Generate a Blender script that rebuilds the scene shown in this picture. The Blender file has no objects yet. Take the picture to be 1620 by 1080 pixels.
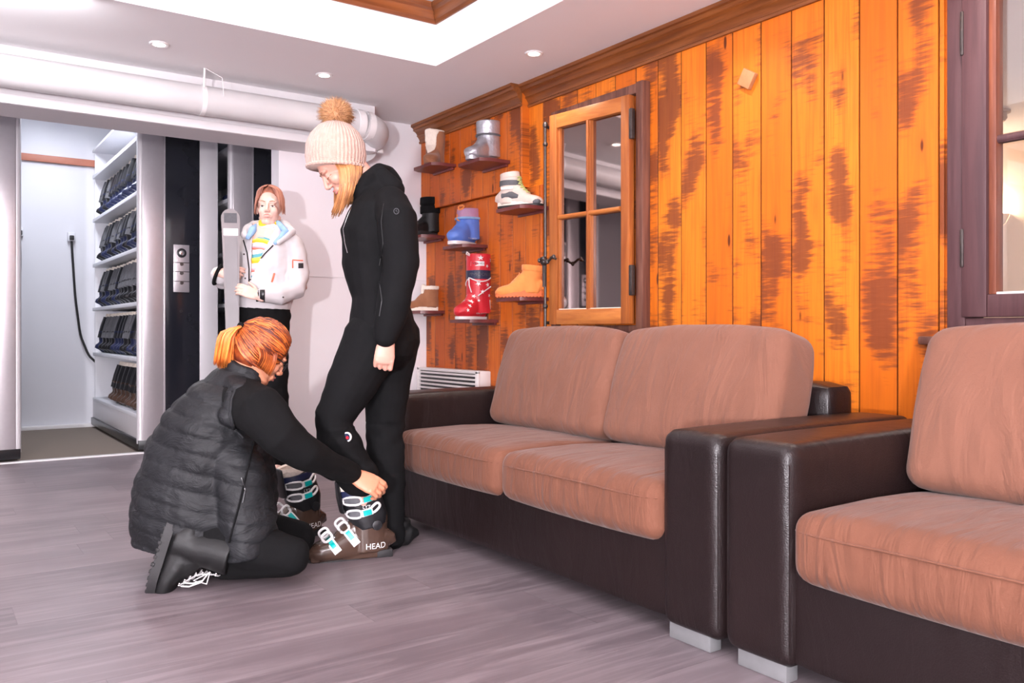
import bpy, bmesh, math, random
import numpy as np
from mathutils import Vector, Matrix, noise
from mathutils.bvhtree import BVHTree
random.seed(7)
S = bpy.context.scene
COL = S.collection
PI = math.pi

# ------------------------------------------------------------ camera
YAW = math.radians(34.8); FPX = 1347.0; HOR = 525.0; CAMH = 0.85
cam = bpy.data.cameras.new('camera'); camo = bpy.data.objects.new('camera', cam); COL.objects.link(camo)
camo.location = (0, 0, CAMH); camo.rotation_euler = (PI/2, 0, -YAW)
cam.sensor_width = 36; cam.lens = 36*FPX/1620; cam.shift_y = -(540-HOR)/1620; cam.clip_start = 0.02
S.camera = camo

# ------------------------------------------------------------ colour management, world
S.view_settings.view_transform = 'Standard'; S.view_settings.look = 'None'
S.view_settings.gamma = 1; S.view_settings.use_curve_mapping = False
S.view_settings.exposure = -0.12
w = bpy.data.worlds.new('world'); S.world = w; w.use_nodes = True
w.node_tree.nodes['Background'].inputs[0].default_value = (0.9, 0.85, 0.9, 1)
w.node_tree.nodes['Background'].inputs[1].default_value = 0.15

# ------------------------------------------------------------ large lights
def area(name, loc, target, size, power, col, sizey=None):
    l = bpy.data.lights.new(name, 'AREA'); l.energy = power; l.color = col; l.size = size
    if sizey: l.shape = 'RECTANGLE'; l.size_y = sizey
    o = bpy.data.objects.new(name, l); COL.objects.link(o); o.location = loc
    d = Vector(target)-Vector(loc); o.rotation_euler = d.to_track_quat('-Z', 'Y').to_euler()
    return o
def point(name, loc, power, col, rad):
    l = bpy.data.lights.new(name, 'POINT'); l.energy = power; l.color = col; l.shadow_soft_size = rad
    o = bpy.data.objects.new(name, l); COL.objects.link(o); o.location = loc; return o
point('studio_flash', (-2.1, -1.5, .88), 950, (0.98, 0.955, 1.0), 0.07)
area('ceiling_fill', (-0.2, -1.1, 1.5), (1.7, 2.5, 2.85), 0.7, 60, (0.98, 0.96, 1.0))  # added fill lamp behind the camera, aimed up to brighten the ceiling
area('tray_light', (0.3, 1.9, 2.56), (0.3, 1.9, 0), 2.2, 38, (0.98, 0.94, 0.97), 2.6)
area('front_light', (-.6, -2.2, 1.2), (1.2, 4.0, 2.2), 1.5, 8, (0.98, 0.95, 0.98), 1.0)
area('aisle_light', (0.95, 7.2, 2.68), (0.95, 7.2, 0), 0.3, 40, (0.88, 0.91, 1.0), 1.2)
area('cabinet_wash', (0.2, 4.2, 2.25), (0.9, 6.4, 1.2), 0.8, 8, (0.95, 0.95, 1.0), 0.3)

def P(x, y, d):
    """point at depth d (metres in front of the camera) seen at pixel x, y"""
    t = (x-810)/FPX
    return Vector((d*(math.sin(YAW)+t*math.cos(YAW)), d*(math.cos(YAW)-t*math.sin(YAW)), CAMH-(y-HOR)/FPX*d))
FW = Vector((math.sin(YAW), math.cos(YAW), 0)); RT = Vector((math.cos(YAW), -math.sin(YAW), 0)); UP = Vector((0, 0, 1))

# ------------------------------------------------------------ node helpers and materials
class NG:
    def __init__(s, name):
        s.m = bpy.data.materials.new(name); s.m.use_nodes = True
        s.t = s.m.node_tree; s.b = s.t.nodes['Principled BSDF']
        s.tc = s.t.nodes.new('ShaderNodeTexCoord'); s.obj = s.tc.outputs['Object']
    def put(s, sock, v):
        if isinstance(v, bpy.types.NodeSocket): s.t.links.new(v, sock)
        elif v is not None:
            if hasattr(sock.default_value, '__len__') and len(sock.default_value) == 4 and len(v) == 3: v = (*v, 1)
            sock.default_value = v
    def math(s, op, a, b=None, c=None):
        n = s.t.nodes.new('ShaderNodeMath'); n.operation = op
        s.put(n.inputs[0], a)
        if b is not None: s.put(n.inputs[1], b)
        if c is not None: s.put(n.inputs[2], c)
        return n.outputs[0]
    def sep(s, v):
        n = s.t.nodes.new('ShaderNodeSeparateXYZ'); s.put(n.inputs[0], v); return n.outputs
    def comb(s, x, y, z):
        n = s.t.nodes.new('ShaderNodeCombineXYZ')
        for i, v in enumerate((x, y, z)): s.put(n.inputs[i], v)
        return n.outputs[0]
    def noise(s, vec, scale=5., detail=2., rough=.5, dist=0.):
        n = s.t.nodes.new('ShaderNodeTexNoise'); s.put(n.inputs['Vector'], vec); n.inputs['Scale'].default_value = scale
        n.inputs['Detail'].default_value = detail; n.inputs['Roughness'].default_value = rough; n.inputs['Distortion'].default_value = dist
        return n.outputs['Fac']
    def wn(s, vec):
        n = s.t.nodes.new('ShaderNodeTexWhiteNoise'); n.noise_dimensions = '3D'; s.put(n.inputs['Vector'], vec); return n.outputs['Value']
    def voro(s, vec, scale, feature='F1'):
        n = s.t.nodes.new('ShaderNodeTexVoronoi'); n.feature = feature; s.put(n.inputs['Vector'], vec); n.inputs['Scale'].default_value = scale
        return n.outputs['Distance']
    def ss(s, v, a, b):
        n = s.t.nodes.new('ShaderNodeMapRange'); n.interpolation_type = 'SMOOTHSTEP'; s.put(n.inputs[0], v)
        n.inputs[1].default_value = a; n.inputs[2].default_value = b; return n.outputs[0]
    def mix(s, f, a, b, mode='MIX'):
        n = s.t.nodes.new('ShaderNodeMix'); n.data_type = 'RGBA'; n.blend_type = mode
        s.put(n.inputs[0], f); s.put(n.inputs[6], a); s.put(n.inputs[7], b); return n.outputs[2]
    def bump(s, h, strength=.3, dist=.01):
        n = s.t.nodes.new('ShaderNodeBump'); s.put(n.inputs['Height'], h)
        n.inputs['Strength'].default_value = strength; n.inputs['Distance'].default_value = dist
        s.t.links.new(n.outputs[0], s.b.inputs['Normal'])
    def scale(s, v, sc):
        n = s.t.nodes.new('ShaderNodeMapping'); s.put(n.inputs[0], v); n.inputs['Scale'].default_value = sc; return n.outputs[0]
    def set(s, **k):
        for a, v in k.items(): s.put(s.b.inputs[a.replace('_', ' ')], v)

def simple(name, col, rough=.6, metal=0., nscale=0, bump=0., var=.0, emit=None, sheen=0, spec=None, bd=.004):
    g = NG(name)
    c = (*col, 1)
    if var and nscale:
        nz = g.noise(g.obj, nscale, 3)
        c = g.mix(nz, tuple(x*(1-var) for x in col)+(1,), tuple(min(1, x*(1+var)) for x in col)+(1,))
    g.put(g.b.inputs['Base Color'], c)
    g.set(Roughness=rough, Metallic=metal)
    if spec is not None: g.b.inputs['Specular IOR Level'].default_value = spec
    if bump and nscale: g.bump(g.noise(g.obj, nscale, 3), bump, bd)
    if sheen: g.set(Sheen_Weight=sheen)
    if emit: g.b.inputs['Emission Color'].default_value = (*emit[0], 1); g.b.inputs['Emission Strength'].default_value = emit[1]
    return g.m

M = {}
M['paint'] = simple('white paint', (.68, .66, .675), .7, nscale=3, var=.02, bump=.02)
M['paint_wall'] = simple('white wall paint', (.80, .765, .79), .6, nscale=6, var=.02, bump=.03)
M['ceil'] = simple('ceiling paint', (.88, .86, .87), .8, nscale=3, var=.02)
M['cream'] = simple('cream paint', (.78, .62, .50), .8, nscale=3, var=.02)
M['duct'] = simple('white duct', (.60, .59, .595), .35, nscale=9, var=.03, bump=.05)
M['alu'] = simple('brushed aluminium', (.62, .58, .60), .32, .75, nscale=30, var=.05)
M['alu2'] = simple('pale panel', (.68, .66, .68), .35, .2, nscale=8, var=.03)
M['inner'] = simple('white laminate', (.70, .70, .74), .4, nscale=3, var=.02)
M['blackglass'] = simple('black glossy panel', (.012, .013, .018), .12, nscale=5, var=.1)
M['rubber'] = simple('black rubber', (.015, .014, .015), .6, nscale=40, bump=.2, var=.2)
M['chrome'] = simple('chrome', (.75, .73, .73), .18, 1., nscale=50, var=.05)
M['steel_dark'] = simple('dark iron', (.10, .085, .08), .4, .8, nscale=60, bump=.3, var=.3)
M['carpet'] = simple('aisle carpet', (.20, .16, .13), .95, nscale=180, bump=.5, var=.3)
M['white_plastic'] = simple('white plastic', (.80, .78, .78), .35, nscale=20, var=.03)
M['black_plastic'] = simple('black plastic', (.012, .012, .014), .3, nscale=30, var=.2)
M['teal'] = simple('teal plastic', (.0, .42, .40), .3, nscale=30, var=.1)
M['mahog'] = simple('mahogany shelf', (.13, .025, .022), .35, nscale=25, bump=.15, var=.35)
M['black_fabric'] = simple('black softshell', (.0050, .0050, .0056), .85, nscale=60, bump=.1, var=.2, bd=.003, spec=.15)
M['black_knit'] = simple('black jersey', (.0035, .0035, .004), .9, nscale=60, bump=.15, var=.2, spec=.2)
M['black_leather'] = simple('black boot leather', (.007, .007, .0075), .5, nscale=45, bump=.25, var=.3, spec=.35)
M['white_cloth'] = simple('white ski jacket cloth', (.56, .53, .54), .65, nscale=14, bump=.35, var=.03, bd=.01)
M['blue_cloth'] = simple('pale blue lining', (.25, .42, .66), .8, nscale=30, bump=.2, var=.25)
M['orange'] = simple('orange zip', (.85, .13, .05), .5, nscale=30, var=.1)
M['lips'] = simple('lips', (.55, .16, .15), .4, nscale=50, var=.1)
M['eye'] = simple('eye white', (.75, .72, .70), .2, nscale=50, var=.02)
M['iris'] = simple('iris', (.03, .035, .03), .15, nscale=50, var=.1)
M['brow'] = simple('eyebrow', (.25, .11, .055), .8, nscale=90, var=.3)
M['silver'] = simple('silver quilted nylon', (.50, .51, .56), .38, .7, nscale=30, bump=.9, var=.25, bd=.006)
M['ivory'] = simple('ivory wool', (.82, .72, .62), .95, nscale=120, bump=.8, var=.1, sheen=.3)
M['tan_suede'] = simple('brown suede', (.30, .12, .055), .9, nscale=30, bump=.2, var=.2, sheen=.2)
M['orange_nubuck'] = simple('orange nubuck', (.80, .26, .06), .85, nscale=30, bump=.2, var=.12, sheen=.2)
M['beige_leather'] = simple('beige leather', (.62, .50, .44), .6, nscale=30, bump=.2, var=.12)
M['grey_fabric'] = simple('grey fabric', (.10, .10, .11), .8, nscale=60, bump=.3, var=.2)
M['red_nylon'] = simple('red nylon', (.60, .02, .035), .35, nscale=22, bump=.35, var=.15)
M['blue_nylon'] = simple('blue nylon', (.10, .20, .62), .4, nscale=22, bump=.3, var=.15)
M['navy'] = simple('navy band', (.015, .02, .06), .4, nscale=20, var=.2)
M['pink_nylon'] = simple('lilac nylon', (.42, .22, .35), .45, nscale=22, bump=.3, var=.2)
M['lime'] = simple('lime lace', (.55, .62, .25), .7, nscale=60, var=.2)
M['mint'] = simple('ski grey metal', (.22, .195, .20), .55, .0, nscale=4, var=.15)
M['ski_top'] = simple('ski grey graphic', (.13, .112, .118), .4, nscale=4, var=.2)
M['detector'] = simple('grey tan plastic', (.42, .33, .28), .5, nscale=20, var=.05)
M['plaque'] = simple('pale wood block', (.42, .19, .08), .6, nscale=40, bump=.2, var=.2)
M['sofa_foot'] = simple('grey sofa foot', (.17, .17, .175), .45, nscale=30, var=.1)
M['heater'] = simple('white enamel', (.75, .71, .70), .35, nscale=12, var=.02)
M['lampglow'] = simple('lamp glow', (1, .9, .85), .5, emit=((1., .88, .82), 14.))
M['sconceglow'] = simple('sconce glow', (1, .8, .6), .5, emit=((1., .72, .45), 5.))
M['plaster'] = simple('plaster sconce', (.75, .62, .52), .7, nscale=30, var=.05)

def skin(name, col):
    g = NG(name)
    c = g.mix(g.noise(g.obj, 25, 3), tuple(x*.88 for x in col)+(1,), tuple(min(1, x*1.08) for x in col)+(1,))
    g.set(Base_Color=c, Roughness=.45, Subsurface_Weight=.08, Subsurface_Scale=.01)
    g.b.inputs['Subsurface Radius'].default_value = (1, .3, .2)
    g.bump(g.noise(g.obj, 300, 2), .1, .001)
    return g.m
M['skin'] = skin('skin', (.62, .32, .245))
M['skin_tan'] = skin('tanned skin', (.62, .26, .15))
M['skin_man'] = skin('mannequin skin', (.74, .48, .40))

def hairmat(name, cols):
    g = NG(name)
    geo = g.t.nodes.new('ShaderNodeNewGeometry')
    r = g.t.nodes.new('ShaderNodeValToRGB'); r.color_ramp.elements[0].color = (*cols[0], 1); r.color_ramp.elements[1].color = (*cols[-1], 1)
    for i, c in enumerate(cols[1:-1]): e = r.color_ramp.elements.new((i+1)/(len(cols)-1)); e.color = (*c, 1)
    f = g.math('MULTIPLY_ADD', g.noise(g.obj, 25, 2), .7, g.math('MULTIPLY_ADD', geo.outputs['Random Per Island'], .6, -.15))
    g.put(r.inputs[0], f); g.set(Base_Color=r.outputs[0], Roughness=.42)
    return g.m
M['hair_blond'] = hairmat('blond hair', [(.16, .055, .02), (.50, .21, .075), (.66, .34, .14)])
M['hair_red'] = hairmat('copper hair', [(.03, .006, .005), (.14, .025, .010), (.55, .12, .02), (.90, .33, .07)])
M['hair_man'] = hairmat('mannequin hair', [(.20, .07, .05), (.42, .17, .11), (.55, .27, .18)])
M['hair_tail'] = hairmat('bright copper hair', [(.55, .10, .015), (.85, .24, .04), (.95, .42, .10)])
M['fur'] = hairmat('pompom fur', [(.14, .05, .02), (.55, .26, .11), (.80, .50, .26)])

def knit():
    g = NG('cream rib knit'); x, y, z = g.sep(g.obj)
    ang = g.math('ARCTAN2', y, x)
    rib = g.math('SINE', g.math('MULTIPLY', ang, 46))
    row = g.math('SINE', g.math('MULTIPLY', z, 1300))
    h = g.math('ADD', g.math('MULTIPLY', rib, .6), g.math('MULTIPLY', row, .2))
    g.set(Base_Color=g.mix(g.noise(g.obj, 40, 3), (.48, .29, .23, 1), (.60, .40, .33, 1)), Roughness=.95, Sheen_Weight=.3)
    g.bump(h, .8, .003); return g.m
M['knit'] = knit()

def puffer():
    g = NG('dark grey quilted nylon')
    h = g.noise(g.scale(g.obj, (6, 6, 11)), 1.8, 4, .6, .8)
    g.set(Base_Color=g.mix(g.noise(g.obj, 8, 2), (.0085, .009, .0105, 1), (.015, .016, .0185, 1)), Roughness=.6, Specular_IOR_Level=.3)
    g.bump(h, .5, .02); return g.m
M['puffer'] = puffer()

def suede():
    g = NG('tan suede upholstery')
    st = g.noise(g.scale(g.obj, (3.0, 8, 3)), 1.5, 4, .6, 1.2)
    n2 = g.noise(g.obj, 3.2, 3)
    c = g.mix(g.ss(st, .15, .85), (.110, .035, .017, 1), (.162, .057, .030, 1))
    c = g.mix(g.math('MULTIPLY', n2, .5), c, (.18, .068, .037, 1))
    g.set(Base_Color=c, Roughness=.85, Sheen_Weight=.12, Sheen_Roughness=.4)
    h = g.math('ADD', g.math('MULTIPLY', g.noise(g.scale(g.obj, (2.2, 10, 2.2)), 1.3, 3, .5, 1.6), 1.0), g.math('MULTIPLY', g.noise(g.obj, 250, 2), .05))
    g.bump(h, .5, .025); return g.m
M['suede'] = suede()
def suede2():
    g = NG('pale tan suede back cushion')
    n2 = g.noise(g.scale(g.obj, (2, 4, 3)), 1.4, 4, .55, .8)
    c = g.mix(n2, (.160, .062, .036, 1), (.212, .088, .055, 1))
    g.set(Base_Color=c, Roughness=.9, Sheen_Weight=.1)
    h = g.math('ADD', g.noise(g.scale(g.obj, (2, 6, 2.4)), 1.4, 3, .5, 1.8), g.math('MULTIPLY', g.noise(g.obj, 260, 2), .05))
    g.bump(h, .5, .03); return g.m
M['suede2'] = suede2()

def leather():
    g = NG('dark brown leather')
    c = g.mix(g.noise(g.obj, 2.5, 3), (.0075, .0045, .0048, 1), (.014, .007, .0068, 1))
    g.set(Base_Color=c, Roughness=.36, Specular_IOR_Level=.4)
    h = g.math('ADD', g.math('MULTIPLY', g.noise(g.scale(g.obj, (3, 3, 1.2)), 2.2, 4, .55, 1.), 1.), g.math('MULTIPLY', g.voro(g.obj, 260), .06))
    g.bump(h, .4, .016); return g.m
M['leather'] = leather()

def planks(name, axis, w0, tone=1.0, red=0.0, bw=.155):
    g = NG(name); xyz = g.sep(g.obj); u = xyz[axis]; z = xyz[2]
    us = g.math('DIVIDE', g.math('SUBTRACT', u, w0), bw)
    b = g.math('FLOOR', us); fr = g.math('SUBTRACT', us, b)
    r1 = g.wn(g.comb(b, 3.1, 0)); r2 = g.wn(g.comb(b, 9.7, 2))
    off = g.math('MULTIPLY', r1, 40)
    grain = g.noise(g.comb(g.math('MULTIPLY', u, 60), off, g.math('MULTIPLY', z, 2.2)), 1, 3, .6, .6)
    saw = g.noise(g.comb(g.math('MULTIPLY', u, 9), off, g.math('MULTIPLY', z, 75)), 1, 3, .6)
    big = g.noise(g.comb(g.math('MULTIPLY', u, 6), off, g.math('MULTIPLY', z, 3.0)), 1, 1.5, .5)
    mid = g.math('SUBTRACT', 1.0, g.math('MULTIPLY', g.math('ABSOLUTE', g.math('SUBTRACT', fr, .5)), .22))
    burn = g.math('MULTIPLY', g.math('ADD', big, g.math('MULTIPLY', g.math('SUBTRACT', saw, .5), .42)), mid)
    burn = g.ss(burn, .465, .62)
    kn = g.voro(g.comb(g.math('MULTIPLY', us, 1.2), off, g.math('MULTIPLY', z, 2.1)), 1.6)
    knot = g.math('SUBTRACT', 1, g.ss(kn, .075, .125)); ring = g.math('SUBTRACT', 1, g.ss(kn, .10, .34))
    c = g.mix(r2, (.62*tone, .135*tone*(1-red), .009*tone, 1), (.80*tone, .225*tone*(1-red), .017*tone, 1))
    c = g.mix(g.math('MULTIPLY', g.ss(grain, .35, .75), .7), c, (.50*tone, .105*tone*(1-red), .010, 1))
    c = g.mix(g.math('MULTIPLY', ring, .35), c, (.42*tone, .09*tone, .012, 1))
    c = g.mix(g.math('MULTIPLY', burn, .80), c, (.125*tone, .033*tone, .018*tone, 1))
    c = g.mix(g.math('MULTIPLY', knot, .9), c, (.07, .015, .006, 1))
    edge = g.math('MAXIMUM', g.math('SUBTRACT', 1, g.ss(fr, .01, .028)), g.ss(fr, .972, .99))
    c = g.mix(g.math('MULTIPLY', edge, .75), c, (.06, .015, .006, 1))
    g.set(Base_Color=c, Roughness=.45, Specular_IOR_Level=.3)
    h = g.math('ADD', g.math('MULTIPLY', saw, g.math('MULTIPLY', burn, -.6)), g.math('ADD', g.math('MULTIPLY', grain, .25), g.math('MULTIPLY', edge, -1.)))
    g.bump(h, .35, .004); return g.m
M['pine'] = planks('orange pine boards', 1, 1.610)
M['pine_red'] = planks('red brown pine boards', 1, 1.66, .80, .12, .135)

def wood(name, c1, c2, axis=1, rough=.4, sc=1.0):
    g = NG(name); k = [34*sc, 34*sc, 34*sc]; k[axis] = 2.0*sc
    n = g.noise(g.scale(g.obj, tuple(k)), 1, 4, .6, .5)
    n2 = g.noise(g.obj, 4, 2)
    c = g.mix(g.ss(n, .3, .7), (*c1, 1), (*c2, 1)); c = g.mix(g.math('MULTIPLY', n2, .4), c, tuple(x*.55 for x in c1)+(1,))
    g.set(Base_Color=c, Roughness=rough); g.bump(n, .2, .003); return g.m
M['crown'] = wood('brown crown wood', (.16, .045, .012), (.30, .095, .022), 1)
M['crownx'] = wood('brown crown wood x', (.20, .055, .016), (.34, .10, .025), 0)
M['sash_v'] = wood('orange sash wood upright', (.30, .075, .018), (.50, .16, .035), 2)
M['sash_h'] = wood('orange sash wood rail', (.42, .12, .025), (.62, .22, .05), 1)
M['old_v'] = wood('weathered brown wood', (.10, .035, .025), (.24, .10, .065), 2, .55)
M['plum_v'] = wood('plum brown paint wood', (.075, .032, .036), (.115, .052, .055), 2, .5)
M['plum_red'] = wood('red brown bead wood', (.16, .045, .025), (.28, .09, .045), 2, .4)

def floor_mat():
    g = NG('grey pink vinyl planks'); x, y, z = g.sep(g.obj)
    row = g.math('FLOOR', g.math('DIVIDE', y, .19)); fy = g.math('FRACT', g.math('DIVIDE', y, .19))
    xs = g.math('DIVIDE', g.math('ADD', x, g.math('MULTIPLY', g.wn(g.comb(row, 1, 1)), 3.0)), 1.25)
    cl = g.math('FLOOR', xs); fx = g.math('FRACT', xs)
    r = g.wn(g.comb(row, cl, 4)); o = g.math('MULTIPLY', r, 30)
    gr = g.noise(g.comb(g.math('MULTIPLY', x, 2.2), g.math('MULTIPLY', y, 26), o), 1, 5, .62, .8)
    bl = g.noise(g.comb(g.math('MULTIPLY', x, 1.4), g.math('MULTIPLY', y, 4), o), 1, 2)
    c = g.mix(r, (.125, .100, .110, 1), (.19, .153, .166, 1))
    c = g.mix(g.math('MULTIPLY', g.ss(gr, .38, .72), .6), c, (.29, .24, .257, 1))
    c = g.mix(g.math('MULTIPLY', g.ss(bl, .45, .75), .5), c, (.115, .086, .097, 1))
    e = g.math('MAXIMUM', g.math('SUBTRACT', 1, g.ss(fy, .0, .015)), g.math('SUBTRACT', 1, g.ss(fx, .0, .0025)))
    c = g.mix(g.math('MULTIPLY', e, .45), c, (.08, .065, .07, 1))
    g.set(Base_Color=c, Roughness=g.math('MULTIPLY_ADD', gr, .2, .33), Specular_IOR_Level=.35)
    g.bump(g.math('SUBTRACT', gr, e), .15, .002); return g.m
M['floor'] = floor_mat()

def shellmat():
    g = NG('smoky brown boot shell')
    g.set(Base_Color=g.mix(g.noise(g.obj, 9, 2), (.050, .028, .020, 1), (.085, .048, .034, 1)), Roughness=.22)
    g.set(Coat_Weight=.4, Coat_Roughness=.1); return g.m
M['shell'] = shellmat()
def mirror_mat():
    g = NG('dark mirror pane'); g.set(Base_Color=(.40, .33, .31, 1), Metallic=1.0, Roughness=.03); return g.m
M['mirror'] = mirror_mat()
def glass_mat():
    g = NG('window glass')
    tr = g.t.nodes.new('ShaderNodeBsdfTransparent'); gl = g.t.nodes.new('ShaderNodeBsdfGlossy'); gl.inputs['Roughness'].default_value = .02
    mx = g.t.nodes.new('ShaderNodeMixShader'); mx.inputs[0].default_value = .07
    tr.inputs[0].default_value = (.96, .97, .97, 1)
    g.t.links.new(tr.outputs[0], mx.inputs[1]); g.t.links.new(gl.outputs[0], mx.inputs[2])
    g.t.links.new(mx.outputs[0], g.t.nodes['Material Output'].inputs[0]); return g.m
M['glass'] = glass_mat()
def sweater():
    g = NG('striped ski pullover'); x, y, z = g.sep(g.obj)
    s_ = g.math('FRACT', g.math('MULTIPLY', g.math('ADD', z, g.math('PINGPONG', g.math('ADD', x, y), .035)), 9))
    r = g.t.nodes.new('ShaderNodeValToRGB'); r.color_ramp.interpolation = 'CONSTANT'; E = r.color_ramp.elements
    E[0].position = 0; E[0].color = (.75, .70, .68, 1); E[1].position = .25; E[1].color = (.85, .45, .02, 1)
    for p_, c_ in ((.4, (.8, .8, .1, 1)), (.52, (.1, .35, .4, 1)), (.65, (.75, .70, .68, 1)), (.82, (.7, .15, .1, 1)), (.9, (.75, .35, .4, 1))):
        e = E.new(p_); e.color = c_
    g.put(r.inputs[0], s_); g.set(Base_Color=r.outputs[0], Roughness=.8); return g.m
M['sweater'] = sweater()

# ------------------------------------------------------------ mesh helpers
def tag(o, label=None, cat=None, group=None, kind=None):
    if label: o['label'] = label
    if cat: o['category'] = cat
    if group: o['group'] = group
    if kind: o['kind'] = kind
    return o
def empty(name, loc=(0, 0, 0), rot=(0, 0, 0), label=None, cat=None, group=None):
    o = bpy.data.objects.new(name, None); COL.objects.link(o); o.location = loc; o.rotation_euler = rot
    o.empty_display_size = .05
    return tag(o, label, cat, group)
def rootloc(o):
    v = Vector((0, 0, 0))
    while o: v += o.location; o = o.parent
    return v
def smooth_mesh(me, ang=40):
    if not me.polygons: return
    me.polygons.foreach_set('use_smooth', [True]*len(me.polygons))
    if ang is not None:
        try: me.set_sharp_from_angle(angle=math.radians(ang))
        except Exception: pass
def mk(name, src, mats, parent=None, world=False, smooth=40):
    """link one mesh object from a bmesh or a mesh; world=True: coordinates are world ones"""
    if isinstance(src, bmesh.types.BMesh):
        me = bpy.data.meshes.new(name); bmesh.ops.recalc_face_normals(src, faces=src.faces); src.to_mesh(me); src.free()
    else: me = src; me.name = name
    me.materials.clear()
    for m in (mats if isinstance(mats, (list, tuple)) else [mats]): me.materials.append(M[m] if isinstance(m, str) else m)
    if world and parent is not None: me.transform(Matrix.Translation(-rootloc(parent)))
    if smooth is not False: smooth_mesh(me, smooth)
    o = bpy.data.objects.new(name, me); COL.objects.link(o); o.parent = parent
    return o
def struct(name, src, mats, parent=None, **k):
    return tag(mk(name, src, mats, parent, **k), kind='structure')
def copy_tree(o, parent=None):
    c = o.copy(); COL.objects.link(c)
    if parent is not None: c.parent = parent
    for ch in list(o.children): copy_tree(ch, c)
    return c

def B(): return bmesh.new()
def box(bm, x0, x1, y0, y1, z0, z1, bev=0., mi=0, seg=2):
    vs = [bm.verts.new((x, y, z)) for x in (x0, x1) for y in (y0, y1) for z in (z0, z1)]
    fs = [bm.faces.new([vs[i] for i in q]) for q in ((0, 1, 3, 2), (4, 6, 7, 5), (0, 4, 5, 1), (2, 3, 7, 6), (0, 2, 6, 4), (1, 5, 7, 3))]
    for f in fs: f.material_index = mi
    if bev > 0:
        es = list({e for f in fs for e in f.edges})
        r = bmesh.ops.bevel(bm, geom=es, offset=bev, segments=seg, profile=.5, affect='EDGES', clamp_overlap=True)
        for f in r['faces']: f.material_index = mi
    return vs
def frame_axes(d, side=None):
    d = d.normalized()
    s = (side - d*side.dot(d)) if side is not None else Vector((0, 0, 0))
    if s.length < 1e-5:
        a = Vector((0, 0, 1)) if abs(d.z) < .9 else Vector((1, 0, 0)); s = d.cross(a)
    s.normalize(); return s, d.cross(s).normalized()
def ring(bm, c, s, o, a, b, n, sq=2.0):
    vs = []
    for i in range(n):
        t = 2*PI*i/n; ct, st = math.cos(t), math.sin(t)
        x = math.copysign(abs(ct)**(2/sq), ct)*a; y = math.copysign(abs(st)**(2/sq), st)*b
        vs.append(bm.verts.new(c + s*x + o*y))
    return vs
def bridge(bm, r0, r1, mi=0):
    n = len(r0)
    for i in range(n):
        f = bm.faces.new((r0[i], r0[(i+1) % n], r1[(i+1) % n], r1[i])); f.material_index = mi
def loft(bm, pts, rad, side=None, n=16, cap=True, round_=False, sq=2.0, mi=0):
    """pts: centres; rad: (a along side, b across) or a number each"""
    pts = [Vector(p) for p in pts]; rad = [(r, r) if not isinstance(r, (tuple, list)) else r for r in rad]
    N = len(pts); rings = []
    T = []
    for i in range(N):
        d = (pts[min(i+1, N-1)]-pts[max(i-1, 0)]); T.append(d.normalized() if d.length > 1e-9 else Vector((0, 0, 1)))
    s = None
    def addring(c, d, a, b):
        nonlocal s
        s_, o_ = frame_axes(d, side if side is not None else s); s = s_
        rings.append(ring(bm, c, s_, o_, a, b, n, sq))
    if round_:
        a, b = rad[0]; h = min(a, b)
        for k in (.97, .8, .45): addring(pts[0]-T[0]*h*k, T[0], a*math.sqrt(1-k*k), b*math.sqrt(1-k*k))
    for i in range(N): addring(pts[i], T[i], *rad[i])
    if round_:
        a, b = rad[-1]; h = min(a, b)
        for k in (.45, .8, .97): addring(pts[-1]+T[-1]*h*k, T[-1], a*math.sqrt(1-k*k), b*math.sqrt(1-k*k))
    for i in range(len(rings)-1): bridge(bm, rings[i], rings[i+1], mi)
    if cap:
        f = bm.faces.new(list(reversed(rings[0]))); f.material_index = mi; f = bm.faces.new(rings[-1]); f.material_index = mi
    return rings
def cap_(bm, p0, r0, p1, r1, n=12): loft(bm, [p0, p1], [r0, r1], n=n, round_=True)
def tube(bm, pts, r, n=8, mi=0, closed=False):
    if closed:
        pts = [Vector(p) for p in pts]; N = len(pts); rs = []; s = None
        for i in range(N):
            d = pts[(i+1) % N]-pts[i-1]; s, o = frame_axes(d, s); rs.append(ring(bm, pts[i], s, o, r, r, n))
        for i in range(N): bridge(bm, rs[i], rs[(i+1) % N], mi)
        return
    loft(bm, pts, [r]*len(pts), n=n, mi=mi)
def ell(bm, c, r, mat=None, n=16, m=10):
    mat = mat or Matrix.Identity(4); c = Vector(c); r = (r, r, r) if not isinstance(r, (tuple, list)) else r
    top = bm.verts.new(mat @ (c+Vector((0, 0, r[2])))); bot = bm.verts.new(mat @ (c-Vector((0, 0, r[2])))); rs = []
    for j in range(1, m):
        ph = PI*j/m
        rs.append([bm.verts.new(mat @ (c+Vector((r[0]*math.sin(ph)*math.cos(2*PI*i/n), r[1]*math.sin(ph)*math.sin(2*PI*i/n), r[2]*math.cos(ph))))) for i in range(n)])
    for i in range(n):
        bm.faces.new((top, rs[0][i], rs[0][(i+1) % n])); bm.faces.new((bot, rs[-1][(i+1) % n], rs[-1][i]))
    for j in range(m-2): bridge(bm, rs[j], rs[j+1])
def prism(bm, pts, a, b, fn, mi=0):
    """extrude a 2D outline between parameters a and b; fn(u,v,t)->point"""
    r0 = [bm.verts.new(fn(u, v, a)) for u, v in pts]; r1 = [bm.verts.new(fn(u, v, b)) for u, v in pts]
    bridge(bm, r0, r1, mi); f = bm.faces.new(list(reversed(r0))); f.material_index = mi; f = bm.faces.new(r1); f.material_index = mi
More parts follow.
